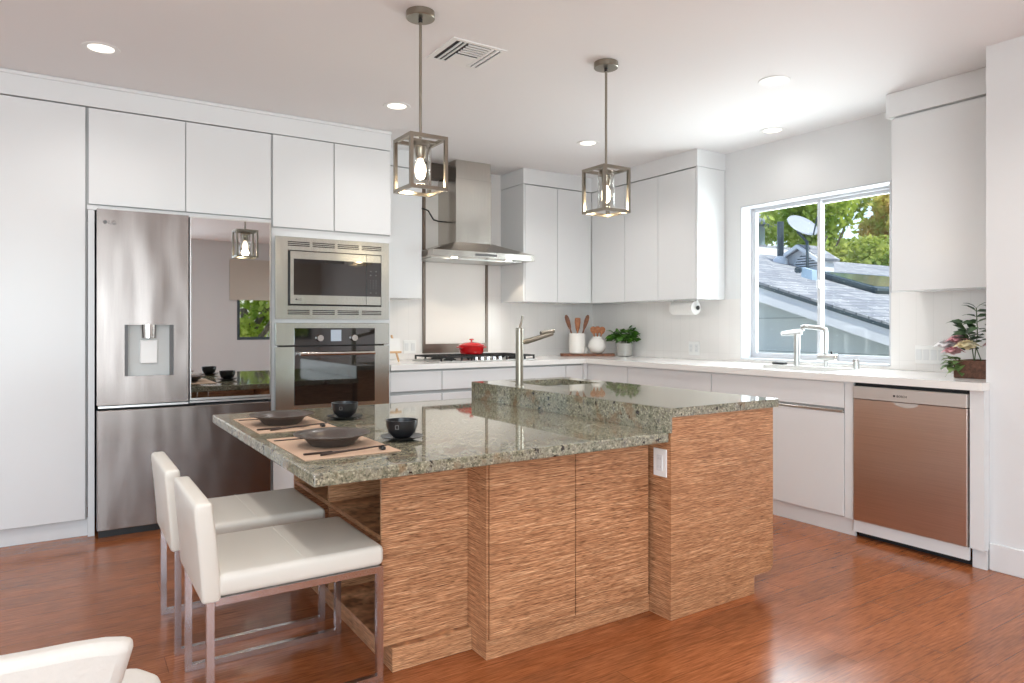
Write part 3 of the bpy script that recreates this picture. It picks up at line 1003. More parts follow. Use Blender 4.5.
# ------------------------------------------------------------------ wall oven
ov = thing('wall_oven', 'stainless wall oven with black glass door, two knobs and a bar handle', 'oven', (1.577, 4.8, 0.64))
YO = 4.668
obj('oven_body', box(BM(), 1.205, 1.950, YO + 0.03, 5.04, 0.645, 1.215), 'black', ov)
pnl = obj('control_panel', box(BM(), 1.178, 1.978, YO, YO + 0.028, 1.092, 1.243, 0.003), 'oven_steel', ov)
obj('glass_fascia', box(BM(), 1.300, 1.868, YO - 0.003, YO - 0.0005, 1.092, 1.208), 'blackglass', pnl)
obj('display', box(BM(), 1.548, 1.622, YO - 0.0045, YO - 0.003, 1.118, 1.196), 'display', pnl)
for kx in (1.470, 1.712):
    k_ = obj('knob', cyl(BM(), (kx, YO - 0.003, 1.140), (kx, YO - 0.030, 1.140), 0.024, 0.021, 24), 'chrome', pnl, smooth=True)
odoor = obj('door', cells(BM(), [1.178, 1.300, 1.868, 1.978], [YO, YO + 0.028], [0.640, 0.690, 1.060, 1.082], lambda i, j, k: not (i == 1 and k >= 1)), 'oven_steel', ov)
obj('window_glass', box(BM(), 1.300, 1.868, YO - 0.002, YO + 0.02, 0.690, 1.082), 'ovenglass', odoor)
b = BM(); cyl(b, (1.325, YO - 0.05, 1.035), (1.850, YO - 0.05, 1.035), 0.0125, seg=18)
for hx in (1.335, 1.840):
    cyl(b, (hx, YO - 0.05, 1.035), (hx, YO - 0.002, 1.035), 0.010, seg=12)
obj('handle', b, 'steel', odoor, smooth=True)

# ------------------------------------------------------------------ hood, cooktop, splash panel
h = thing('range_hood', 'stainless chimney range hood over the gas cooktop', 'range hood', (2.95, 5.3, 1.79))
obj('chimney', box(BM(), 2.780, 3.128, 5.140, YW - 0.003, 1.93, 2.472, 0.001), 'hood_steel', h)
obj('chimney_cover', box(BM(), 2.784, 3.124, 5.144, YW - 0.003, 2.473, CEIL - 0.002), 'hood_steel', h)
b = BM()
P0 = [(2.475, 4.955), (3.454, 4.955), (3.454, YW - 0.003), (2.475, YW - 0.003)]
P1 = [(2.775, 5.135), (3.133, 5.135), (3.133, YW - 0.003), (2.775, YW - 0.003)]
A = [b.verts.new((x, y, 1.838)) for x, y in P0]
B_ = [b.verts.new((x, y, 1.932)) for x, y in P1]
for i in range(4):
    b.faces.new([A[i], A[(i + 1) % 4], B_[(i + 1) % 4], B_[i]])
b.faces.new(A[::-1]); b.faces.new(B_)
obj('canopy', b, 'hood_steel', h)
sl = obj('canopy_rim', box(BM(), 2.472, 3.457, 4.952, YW - 0.003, 1.786, 1.838, 0.002), 'hood_steel', h)
obj('control_strip', box(BM(), 2.86, 3.07, 4.9505, 4.952, 1.803, 1.823), 'greyplastic', sl)
obj('grease_filter', box(BM(), 2.52, 3.41, 5.09, 5.44, 1.780, 1.786), 'satin', sl)
for lx in (2.70, 3.23):
    obj('lamp_lens', cyl(BM(), (lx, 5.02, 1.7855), (lx, 5.02, 1.782), 0.026, seg=24), 'hoodled', sl)
    ld_ = bpy.data.lights.new('hood_lamp', 'SPOT'); ld_.energy = 4; ld_.spot_size = R(110); ld_.color = (1, 0.85, 0.66); ld_.shadow_soft_size = 0.02
    lo = bpy.data.objects.new('hood_lamp_light', ld_); COL.objects.link(lo); lo.location = (lx, 5.02, 1.775)

sp = thing('splash_panel', 'white splash panel in a brushed steel frame behind the cooktop', 'backsplash', (2.96, 5.47, 0.94))
obj('panel', box(BM(), 2.655, 3.262, 5.468, YW - 0.001, 1.066, 2.4), 'ceramic', sp)
obj('frame', cells(BM(), [2.630, 2.654, 3.263, 3.288], [5.460, YW - 0.001], [0.985, 1.065, 2.42], lambda i, j, k: i in (0, 2) or k == 0), 'darksteel', sp)
tag(obj('duct_cover', box(BM(), 2.52, 2.775, 5.36, YW - 0.001, 2.50, CEIL - 0.003, 0.002), 'ductbrown'), 'dark brown boxed panel up at the ceiling, left of the hood chimney', 'panel')
b = BM(); tube(b, [(2.452, 5.30, 2.215), (2.56, 5.30, 2.212), (2.60, 5.30, 2.20), (2.66, 5.32, 2.13), (2.72, 5.34, 2.125), (2.78, 5.36, 2.128)], 0.006, 8)
cyl(b, (2.447, 5.30, 2.215), (2.50, 5.30, 2.214), 0.016, seg=12)
tag(obj('power_cord', b, 'black', smooth=True), 'short black power cord leading to the hood chimney', 'cord')

ck = thing('gas_cooktop', 'stainless gas cooktop with black cast-iron grates on the white worktop', 'cooktop', (2.96, 4.98, 0.938))
obj('tray', box(BM(), 2.50, 3.42, 4.765, 5.27, 0.9385, 0.948, 0.004, 2), 'satin', ck)
burners = [(2.66, 4.90), (2.66, 5.13), (2.96, 5.06), (3.26, 4.90), (3.26, 5.13)]
for bx, by in burners:
    bb = lathe(BM(), [(0.0, .949), (.050, .949), (.050, .958), (.036, .960), (.036, .966), (0, .966)], bx, by, 24)
    obj('burner', bb, 'iron', ck, smooth=True)
for gx0, gx1 in ((2.52, 2.80), (2.815, 3.105), (3.12, 3.40)):
    b = BM()
    gy0, gy1 = 4.785, 5.25
    if gx0 == 2.815: gy0 = 4.88
    for yy in (gy0, (gy0 + gy1) / 2, gy1):
        box(b, gx0, gx1, yy - 0.005, yy + 0.005, 0.972, 0.984)
    for k in range(4):
        xx = gx0 + 0.005 + (gx1 - gx0 - 0.01) * k / 3
        box(b, xx - 0.005, xx + 0.005, gy0, gy1, 0.972, 0.984)
        for yy in (gy0, gy1):
            box(b, xx - 0.006, xx + 0.006, yy - 0.006, yy + 0.006, 0.948, 0.984)
    obj('grate', b, 'iron', ck)
for k in range(5):
    kx = 2.85 + 0.057 * k
    obj('knob', cyl(BM(), (kx, 4.815, 0.948), (kx, 4.815, 0.975), 0.019, 0.016, 20), 'chrome', ck, smooth=True)

ck.location.x -= 0.065
# red casserole
px, py, pz = 2.95, 5.14, 0.985
d_ = thing('casserole_pot', 'small red enamel casserole pot with lid on the cooktop', 'pot', (px, py, pz))
obj('pot_body', lathe(BM(), [(0, pz), (.092, pz), (.106, pz + .014), (.112, pz + .062), (.106, pz + .062), (.10, pz + .016), (0, pz + .008)], px, py, 36), 'red', d_, smooth=True)
obj('lid', lathe(BM(), [(.115, pz + .064), (.114, pz + .070), (.09, pz + .082), (.04, pz + .092), (0, pz + .094)], px, py, 36), 'red', d_, smooth=True)
obj('lid_knob', lathe(BM(), [(.008, pz + .092), (.008, pz + .104), (.020, pz + .108), (.020, pz + .116), (0, pz + .120)], px, py, 20), 'red', d_, smooth=True)
for s in (-1, 1):
    b = BM(); tube(b, [(px + s * .104, py - .035, pz + .050), (px + s * .124, py - .030, pz + .052), (px + s * .124, py + .030, pz + .052), (px + s * .104, py + .035, pz + .050)], 0.007, 8)
    obj('handle', b, 'red', d_, smooth=True)

d_.scale = (.98, .98, 1.10)
d_.location.x -= 0.02
# ------------------------------------------------------------------ things on the white worktop
# little easel with a card
ex, ey = 2.145, 5.08
e = thing('tabletop_easel', 'small pine easel standing beside the oven tower on the worktop', 'easel', (ex, ey, 0.938))
b = BM(); box(b, ex - 0.105, ex + 0.105, ey - 0.022, ey, 1.008, 1.024, 0.002)
obj('ledge', b, 'woodp', e)
for s in (-1, 1):
    b = BM(); tube(b, [(ex + s * 0.085, ey - 0.012, 0.940), (ex + s * 0.035, ey + 0.02, 1.15)], 0.006, square=True)
    obj('leg', b, 'woodp', e)
obj('leg', tube(BM(), [(ex, ey + 0.11, 0.940), (ex, ey + 0.025, 1.14)], 0.006, square=True), 'woodp', e)
card = obj('display_card', box(BM(), ex - 0.095, ex + 0.095, ey - 0.012, ey - 0.008, 1.0245, 1.125), 'paper', None)
tag(card, 'white card resting on the small easel', 'card')

bx, by = 4.185, 5.125
bang = R(-33.04)
def rotpt(x, y, cx, cy, a):
    return (cx + x * math.cos(a) - y * math.sin(a), cy + x * math.sin(a) + y * math.cos(a))
poly = [rotpt(x, y, bx, by, bang) for x, y in [(-.24, -.07), (.24, -.07), (.255, -.055), (.255, .055), (.24, .07), (-.24, .07), (-.255, .055), (-.255, -.055)]]
tag(obj('serving_board', prism(BM(), poly, 0.9385, 0.962), 'woodd'), 'dark wooden board on the worktop under the utensil crock and vase', 'board')
ZB = 0.9625
cx, cy = rotpt(-0.095, 0, bx, by, bang)
tag(obj('utensil_crock', lathe(BM(), [(0, ZB), (.070, ZB), (.076, ZB + .006), (.076, ZB + .190), (.070, ZB + .192), (.070, ZB + .02), (0, ZB + .015)], cx, cy, 36), 'ceramic', smooth=True),
    'straight white ceramic crock holding three dark wooden utensils', 'crock')
def utensil(name, label, cx, cy, z0, dx, dy, L, kind, m, group):
    """wooden utensil leaning out of its jar: handle then head"""
    base = Vector((cx, cy, z0)); d = Vector((dx, dy, 1)).normalized()
    t = thing(name, label, 'utensil', base, group)
    obj('handle', tube(BM(), [base, base + d * (L * 0.72)], [0.006, 0.008], 10), m, t, smooth=True)
    s = Vector((math.cos(-YAW), math.sin(-YAW), 0)); n = d.cross(s).normalized(); s = n.cross(d).normalized()
    b = BM()
    c0 = base + d * (L * 0.70)
    prof = {'paddle': [(0, .010), (.03, .020), (.09, .028), (.125, .026), (.13, .014)],
            'narrow': [(0, .009), (.03, .016), (.08, .021), (.12, .018), (.14, .007)],
            'spoon': [(0, .009), (.012, .020), (.035, .030), (.058, .026), (.07, .010)]}[kind]
    rings = []
    for h_, w_ in prof:
        p = c0 + d * h_
        th = 0.005
        rings.append([b.verts.new(p + s * w_ + n * 0), b.verts.new(p + s * w_ * .6 + n * th), b.verts.new(p - s * w_ * .6 + n * th), b.verts.new(p - s * w_), b.verts.new(p - s * w_ * .6 - n * th), b.verts.new(p + s * w_ * .6 - n * th)])
    for A_, B2 in zip(rings, rings[1:]):
        for k in range(6):
            b.faces.new([A_[k], A_[(k + 1) % 6], B2[(k + 1) % 6], B2[k]])
    b.faces.new(rings[0][::-1]); b.faces.new(rings[-1])
    obj('head', b, m, t, smooth=True)
    return t
rx_, ry_ = math.cos(-YAW), math.sin(-YAW)
gu = 'wooden utensils in the crock'
utensil('wooden_spatula', 'narrow dark wooden spatula leaning left out of the white crock', cx - rx_ * .005, cy - ry_ * .005, ZB + .03, -rx_ * .30, -ry_ * .30, .30, 'narrow', 'woodd', gu)
utensil('wooden_turner', 'broad upright wooden turner in the middle of the white crock', cx, cy, ZB + .02, rx_ * .02, ry_ * .02, .27, 'paddle', 'woodm', gu)
utensil('wooden_spatula', 'narrow dark wooden spatula leaning right out of the white crock', cx + rx_ * .005, cy + ry_ * .005, ZB + .03, rx_ * .30, ry_ * .30, .30, 'narrow', 'woodd', gu)
vx, vy = rotpt(0.095, 0.0, bx, by, bang)
tag(obj('round_vase', lathe(BM(), [(0, ZB), (.036, ZB), (.062, ZB + .014), (.080, ZB + .046), (.084, ZB + .075), (.076, ZB + .110), (.056, ZB + .136), (.044, ZB + .145), (.043, ZB + .160), (.038, ZB + .160), (.038, ZB + .144), (.05, ZB + .13), (.07, ZB + .08), (.05, ZB + .03), (0, ZB + .02)], vx, vy, 36), 'ceramic', smooth=True),
    'round white ceramic vase holding wooden spoons', 'vase')
gs = 'wooden spoons in the round vase'
for i, (dx, lab) in enumerate([(-.16, 'wooden spoon leaning left in the round white vase'), (.02, 'wooden spoon standing in the middle of the round white vase'), (.22, 'wooden spoon leaning right in the round white vase, toward the plant')]):
    utensil('wooden_spoon', lab, vx + rx_ * dx * .03, vy + ry_ * dx * .03, ZB + .03, rx_ * dx, ry_ * dx, .225, 'spoon', 'woodm', gs)
# small stacked glass between crock and vase
tag(obj('small_jar', lathe(BM(), [(0, ZB), (.022, ZB), (.026, ZB + .03), (.018, ZB + .045), (.022, ZB + .06), (.018, ZB + .06), (0, ZB + .05)], *rotpt(-0.012, 0.0, bx, by, bang), 20), 'frost', smooth=True),
    'tiny grey glass jar between the crock and the round vase', 'jar')
# potted plant
gx, gy = 4.452, 4.895
pt = thing('potted_plant', 'leafy green plant in a grey glass pot in the worktop corner', 'plant', (gx, gy, 0.9385))
obj('pot', lathe(BM(), [(0, .9390), (.062, .9390), (.072, .945), (.078, 1.06), (.071, 1.06), (.066, .95), (0, .946)], gx, gy, 30), 'frost', pt, smooth=True)
obj('soil', lathe(BM(), [(0, 1.045), (.070, 1.045)], gx, gy, 24), 'woodbox', pt)
b = BM()
rnd = random.Random(3)
for k in range(120):
    a = rnd.uniform(0, 2 * PI); el = rnd.uniform(0.05, 1.3); r_ = rnd.uniform(.03, .115)
    p = Vector((gx + math.cos(a) * math.cos(el) * r_ * 1.25, gy + math.sin(a) * math.cos(el) * r_ * 1.25, 1.075 + math.sin(el) * r_ * 1.15))
    d = Vector((math.cos(a) * .9, math.sin(a) * .9, rnd.uniform(-.5, .5)))
    leaf(b, p, d, (rnd.uniform(-.6, .6), rnd.uniform(-.6, .6), .7), rnd.uniform(.055, .08), rnd.uniform(.045, .065))
obj('foliage', b, 'leafg', pt, solid=0.0008)
b = BM()
for k in range(9):
    a = k * 2 * PI / 9
    tube(b, [(gx + math.cos(a) * .02, gy + math.sin(a) * .02, 1.04), (gx + math.cos(a) * .04, gy + math.sin(a) * .04, 1.09), (gx + math.cos(a) * .08, gy + math.sin(a) * .08, 1.13)], .0025, 6)
obj('stem', b, 'stem', pt)

# paper towels under the cabinet
t = thing('paper_towel_holder', 'white paper towel roll mounted under the wall cabinet left of the window', 'paper towels', (4.38, 4.1, 1.40))
b = BM(); box(b, 4.37, 4.39, 4.207, 4.214, 1.345, 1.438, 0.002); box(b, 4.37, 4.39, 3.935, 3.942, 1.345, 1.438, 0.002); cyl(b, (4.38, 3.936, 1.372), (4.38, 4.21, 1.372), .012, seg=12)
obj('bracket', b, 'white', t)
b = BM(); cyl(b, (4.38, 3.952, 1.372), (4.38, 4.20, 1.372), .056, seg=32); obj('paper_roll', b, 'paper', t, smooth=True)
obj('core_cap', cyl(BM(), (4.38, 3.935, 1.372), (4.38, 3.929, 1.372), .018, seg=20), 'black', t)

# wall plates
def plate_x(label, x, y0, y1, z0, z1, gangs, name='outlet_plate', cat='outlet', face=-1):
    t = thing(name, label, cat, (x, (y0 + y1) / 2, (z0 + z1) / 2))
    obj('cover', box(BM(), x, x + face * 0.006, y0, y1, z0, z1, 0.0015), 'white', t)
    w = (y1 - y0) / gangs
    for g in range(gangs):
        yc = y0 + w * (g + .5)
        obj('switch' if gangs > 2 else 'socket', box(BM(), x + face * 0.006, x + face * 0.009, yc - 0.0165, yc + 0.0165, (z0 + z1) / 2 - .033, (z0 + z1) / 2 + .033, 0.001), 'wall', t)
        if gangs <= 2:
            b = BM()
            for s in (-1, 1):
                for q in (-1, 1):
                    zc = (z0 + z1) / 2 + s * .017
                    box(b, x + face * 0.009, x + face * 0.0094, yc + q * .006 - .001, yc + q * .006 + .001, zc - .005, zc + .005)
            obj('socket_slots', b, 'gap', t)
    return t
plate_x('white four-gang switch plate on the tiled wall beside the flower planter', XW - 0.006, 2.107, 2.285, 0.985, 1.10, 4, 'switch_plate', 'switch')
plate_x('white outlet plate on the window wall right of the potted plant', XW - 0.006, 4.06, 4.18, 0.975, 1.09, 2)
plate_x('white outlet plate on the island side just under the granite', 2.1105, 2.060, 2.135, 0.590, 0.706, 1)
t = thing('outlet_plate', 'white outlet plate on the back wall between easel and cooktop', 'outlet', (2.51, YW, 1.03))
obj('cover', box(BM(), 2.45, 2.57, YW - 0.006, YW, .985, 1.10, 0.0015), 'white', t)
obj('socket', box(BM(), 2.463, 2.498, YW - 0.009, YW - 0.006, 1.01, 1.075, 0.001), 'wall', t)
obj('socket', box(BM(), 2.522, 2.557, YW - 0.009, YW - 0.006, 1.01, 1.075, 0.001), 'wall', t)

# ------------------------------------------------------------------ taps at the window sink
t = thing('filtered_water_tap', 'upright nickel water tap with short angled spout, left at the window sink', 'faucet', (4.37, 3.03, 0.938))
tx, ty = 4.405, 3.035
obj('column', cyl(BM(), (tx, ty, .9385), (tx, ty, 1.165), .0215, seg=24), 'satin', t, smooth=True)
b = BM(); tube(b, [(tx + .012, ty - .03, 1.178), (tx - .01, ty + .01, 1.176), (tx - .08, ty + .075, 1.166)], [.020, .022, .014], 14)
obj('spout', b, 'satin', t, smooth=True)
t = thing('kitchen_faucet', 'square-arched nickel faucet with side lever, in front of the window mullion', 'faucet', (4.45, 2.90, 0.938))
fx, fy = 4.455, 2.845
obj('column', tube(BM(), [(fx, fy, .9385), (fx, fy, 1.175), (fx, fy + .004, 1.197), (fx - .004, fy + .03, 1.207), (fx - .01, fy + .155, 1.218), (fx - .012, fy + .172, 1.212), (fx - .012, fy + .178, 1.190)], .0155, 14), 'satin', t, smooth=True)
obj('valve_body', cyl(BM(), (fx - .02, fy + .045, 1.002), (fx + .01, fy - .060, 1.002), .024, seg=24), 'satin', t, smooth=True)
obj('lever', tube(BM(), [(fx + .006, fy - .045, 1.02), (fx + .008, fy - .035, 1.045)], .006, 8), 'black', t, smooth=True)
obj('lever_cap', cyl(BM(), (fx + .0105, fy - .062, 1.002), (fx + .016, fy - .082, 1.002), .026, seg=24), 'chrome', t, smooth=True)
t = thing('soap_dispenser', 'short nickel soap dispenser standing right of the window faucet', 'soap dispenser', (4.44, 2.66, .938))
obj('body', cyl(BM(), (4.44, 2.615, .9385), (4.44, 2.615, .985), .021, seg=20), 'satin', t, smooth=True)
obj('cap', cyl(BM(), (4.44, 2.615, .9852), (4.44, 2.615, 1.000), .024, .022, 20), 'chrome', t, smooth=True)
b = BM(); box(b, 4.44, 4.49, 3.17, 3.27, .9385, .955, .006, 2)
tag(obj('dish_sponge', b, 'dark'), 'dark sponge lying beside the window sink', 'sponge')

# flower planter at right
fl = thing('flower_planter', 'dark wooden box planter with pink and cream flowers, against the white wall end', 'flowers', (4.25, 1.80, .9385))
bx0, bx1, by0, by1 = 4.10, 4.30, 1.63, 1.86
b = BM(); cells(b, [bx0, bx0 + .012, bx1 - .012, bx1], [by0, by0 + .012, by1 - .012, by1], [.9390, .951, 1.035], lambda i, j, k: not (i == 1 and j == 1 and k == 1))
obj('box', b, 'woodbox', fl)
obj('soil', box(BM(), bx0 + .013, bx1 - .013, by0 + .013, by1 - .013, .952, 1.02), 'woodbox', fl)
rnd = random.Random(11)
def flower(c, r_, m, n=46):
    b = BM()
    for k in range(n):
        a = k * 2.4; el = 0.05 + 1.45 * k / n
        d = Vector((math.cos(a) * math.cos(el), math.sin(a) * math.cos(el), math.sin(el)))
        up = Vector((-math.cos(a) * math.sin(el), -math.sin(a) * math.sin(el), math.cos(el)))
        leaf(b, Vector(c) + d * r_ * .1, (d + up * .5), up, r_ * (.95 - .3 * k / n), r_ * 1.15, .75)
    return obj('blossom', b, m, fl, solid=.0006)
flower((4.18, 1.93, 1.085), .075, 'petalw'); flower((4.15, 1.885, 1.060), .06, 'petalp'); flower((4.18, 1.87, 1.12), .065, 'petalp')
flower((4.12, 1.80, 1.090), .068, 'petaly'); flower((4.20, 1.90, 1.12), .05, 'petalw'); flower((4.22, 1.72, 1.10), .05, 'petalp')
b = BM()
for k in range(26):
    a = rnd.uniform(0, 2 * PI)
    p = Vector((4.12 + rnd.uniform(-.02, .03), 1.87 + rnd.uniform(-.05, .02), rnd.uniform(.975, 1.04)))
    leaf(b, p, (rnd.uniform(-1, -.1), rnd.uniform(-.3, 1), rnd.uniform(-.35, .3)), (0, 0, 1), rnd.uniform(.05, .07), rnd.uniform(.04, .055), .3)
obj('trailing_leaves', b, 'leafs', fl, solid=.0008)
b = BM(); bs = BM()
for (sx_, sy_, hx, hy, hz) in [(4.20, 1.80, 4.20, 1.79, 1.32), (4.22, 1.77, 4.18, 1.86, 1.24), (4.22, 1.74, 4.2, 1.70, 1.30), (4.2, 1.8, 4.14, 1.82, 1.18)]:
    p0, p1 = Vector((sx_, sy_, 1.02)), Vector((hx, hy, hz))
    mid = (p0 + p1) / 2 + Vector((-.01, -.015, .01))
    tube(bs, [p0, mid, p1], .0028, 6)
    for q in (0.45, .6, .72, .84, .94, 1.0):
        p = p0.lerp(p1, q)
        for s in (-1, 1):
            leaf(b, p, (rnd.uniform(-.6, .6), s * rnd.uniform(.5, 1), rnd.uniform(-.1, .6)), (rnd.uniform(-.9, .1), 0, 1), rnd.uniform(.055, .08), rnd.uniform(.036, .048), .2)
obj('tall_leaves', b, 'leafd', fl, solid=.0008)
obj('stem', bs, 'stem', fl)

# ------------------------------------------------------------------ dishwasher
dw = thing('dishwasher', 'stainless dishwasher under the worktop at the right, copper-toned reflections', 'dishwasher', (4.1, 1.97, 0))
obj('tub', box(BM(), XF + 0.03, 4.42, 1.670, 2.281, 0.10, ZU - 0.006), 'dark', dw)
dp = obj('door', box(BM(), XF - 0.012, XF + 0.022, 1.674, 2.272, 0.105, 0.803, 0.002), 'dw_steel', dw)
obj('handle_scoop', prism(BM(), [(2.04 + 0.0, .803)] + [(1.975 + .065 * math.cos(a), .803 - .026 * math.sin(a)) for a in [PI * k / 12 for k in range(13)]] [1:], XF - 0.0135, XF - 0.0121, 'X'), 'stripsteel', dp)
cs = obj('control_strip', box(BM(), XF - 0.014, XF + 0.022, 1.674, 2.272, 0.806, 0.876, 0.002), 'stripsteel', dw)
text('brand_mark', 'BOSCH', 0.017, (XF - 0.0143, 2.025, .831), (R(90), 0, R(-90)), 'dark', cs)
obj('brand_disc', cyl(BM(), (XF - .0143, 2.038, .837), (XF - .0149, 2.038, .837), .006, seg=16), 'dark', cs)
obj('toe_kick', box(BM(), XF + 0.005, XF + 0.02, 1.672, 2.279, 0.035, 0.10), 'cab', dw)
obj('base', box(BM(), 3.90, 3.92, 1.672, 2.279, 0.0, 0.034), 'dark', dw)

# ------------------------------------------------------------------ island
isl = thing('kitchen_island', 'kitchen island clad in striped tan veneer with a raised right end', 'island', (1.8, 2.9, 0))
ZL0, ZL1 = 0.738, 0.779
ZR0, ZR1 = 0.844, 0.882
obj('plinth', box(BM(), 0.975, 1.296, 2.272, 3.41, 0.0, 0.083, .001), 'strand', isl)
obj('plinth', box(BM(), 1.297, 2.110, 2.166, 3.60, 0.0, 0.072, .001), 'strand', isl)
obj('plinth', box(BM(), 2.111, 2.647, 2.041, 3.60, 0.0, 0.083, .001), 'strand', isl)
# open shelves facing the stools
sh = obj('open_shelves', BM() if False else cells(BM(), [0.95, 1.275, 1.290], [2.308, 2.324, 2.884, 2.902, 3.402, 3.42], [0.084, 0.100, 0.455, 0.473, ZL0 - 0.001],
         lambda i, j, k: i == 1 or j in (0, 2, 4) or k in (0, 2)), 'strand', isl)
obj('front_panel', box(BM(), 0.945, 1.2935, 2.298, 2.3075, 0.084, ZL0 - 0.001, .001), 'strand', isl)
obj('cabinet_box', box(BM(), 1.2975, 2.094, 2.172, 3.60, 0.073, ZL0 - 0.001), 'strand', isl)
obj('door', box(BM(), 1.303, 1.696, 2.150, 2.170, 0.078, ZL0 - 0.003, .001), 'strand', isl)
obj('door', box(BM(), 1.700, 2.090, 2.150, 2.170, 0.078, ZL0 - 0.003, .001), 'strand', isl)
obj('side_panel', box(BM(), 1.2940, 1.302, 2.160, 2.3075, 0.073, ZL0 - 0.001, .001), 'strand', isl)
# raised block with rounded lower corner
rr_ = 0.035
poly = [(2.111, .084), (2.777 - rr_, .084)] + [(2.777 - rr_ + rr_ * math.sin(a), .084 + rr_ - rr_ * math.cos(a)) for a in [PI / 2 * k / 6 for k in range(1, 7)]] + [(2.777, ZR0 - .001), (2.111, ZR0 - .001)]
ep = obj('end_panel', prism(BM(), poly, 2.039, 2.062, 'Y'), 'strand', isl)
# drawer stack on the sink side, open inside for the prep sink
b = BM(); cells(b, [2.111, 2.13, 2.73, 2.752], [2.0625, 2.09, 3.06, 3.64, 3.66], [0.084, 0.60, ZR0 - .001], lambda i, j, k: not (i == 1 and j == 2 and k == 1))
obj('drawer_cabinet', b, 'strand', isl)
for z0, z1 in ((.084, .335), (.341, .545), (.551, .705), (.711, ZR0 - .01)):
    for y0, y1 in ((2.064, 2.85), (2.856, 3.655)):
        dd = obj('drawer', box(BM(), 2.7525, 2.772, y0, y1, z0, z1, .001), 'strand', isl)
        if z1 < .72: obj('pull', tube(BM(), [(2.772, y0 + .015, z1 - .032), (2.797, y0 + .015, z1 - .032), (2.797, y1 - .015, z1 - .032), (2.772, y1 - .015, z1 - .032)], .006, 8), 'chrome', dd, smooth=True)
# granite tops
b = BM(); box(b, 0.628, 2.1095, 2.048, 3.705, ZL0, ZL1, .005, 2)
tag(obj('granite_table_top', b, 'granite'), 'lower speckled granite slab of the island, overhanging the stools', 'countertop')
g = thing('granite_raised_top', 'raised speckled granite slab with a prep sink at the island right end', 'countertop', (2.45, 2.9, .882))
IX0, IX1, IY0, IY1 = 2.29, 2.70, 3.17, 3.56
obj('slab', cells(BM(), [2.110, IX0, IX1, 2.806], [2.030, IY0, IY1, 3.68], [ZR0, ZR1], lambda i, j, k: not (i == 1 and j == 1)), 'granite', g)
obj('upstand', box(BM(), 2.1105, 2.130, 2.0305, 2.0385, ZL0, ZR0), 'granite', g) if False else None
obj('upstand', box(BM(), 2.098, 2.1098, 2.032, 3.679, ZL1 + .0005, ZR1 - .0005), 'granite', g)
c = thing('prep_sink', 'small stainless prep sink set in the raised island granite', 'sink', (2.53, 3.37, .70))
b = BM(); cells(b, [IX0 - .01, IX0 - .001, IX1 + .001, IX1 + .01], [IY0 - .01, IY0 - .001, IY1 + .001, IY1 + .01], [0.70, 0.71, ZR0 - .0005], lambda i, j, k: not (i == 1 and j == 1 and k == 1))
obj('basin', b, 'satin', c)
c = thing('prep_faucet', 'tall brushed nickel faucet with an angled spout on the raised island granite', 'faucet', (2.207, 3.315, ZR1))
fx, fy = 2.207, 3.315
obj('column', lathe(BM(), [(0, ZR1 + .0005), (.026, ZR1 + .0005), (.026, ZR1 + .006), (.0225, ZR1 + .008), (.0225, 1.208), (.020, 1.211), (0, 1.211)], fx, fy, 28), 'nickel', c, smooth=True)
obj('lever', tube(BM(), [(fx + .002, fy, 1.208), (fx + .016, fy, 1.25), (fx + .022, fy, 1.279)], [.008, .006, .0075], 10), 'nickel', c, smooth=True)
b = BM(); tube(b, [(fx + .015, fy, 1.128), (fx + .05, fy, 1.132), (fx + .235, fy, 1.178)], [.013, .016, .013], 14)
cyl(b, (fx + .15, fy, 1.180), (fx + .245, fy, 1.192), .011, .013, 14)
obj('spout', b, 'nickel', c, smooth=True)

# ------------------------------------------------------------------ place settings
def plate(cx, cy, z, label):
    o = obj('dinner_bowl', lathe(BM(), [(0, z), (.075, z), (.080, z + .004), (.098, z + .024), (.108, z + .032), (.137, z + .040), (.139, z + .0435), (.135, z + .045), (.106, z + .038), (.092, z + .028), (.072, z + .012), (0, z + .009)], cx, cy, 48), 'stone', smooth=True)
    return tag(o, label, 'bowl', 'bowls on the island')
def placemat(x0, x1, y0, y1, label):
    o = obj('placemat', box(BM(), x0, x1, y0, y1, ZL1 + .0004, ZL1 + .0028, .0008), 'mat')
    return tag(o, label, 'placemat', 'placemats on the island')
placemat(0.665, 1.005, 2.262, 2.770, 'tan rectangular placemat at the nearer place setting')
placemat(0.675, 1.005, 2.935, 3.455, 'tan rectangular placemat at the farther place setting')
ZM = ZL1 + .003
plate(0.840, 2.515, ZM, 'wide-rimmed brown stoneware bowl at the nearer place setting')
plate(0.830, 3.180, ZM, 'wide-rimmed brown stoneware bowl at the farther place setting')
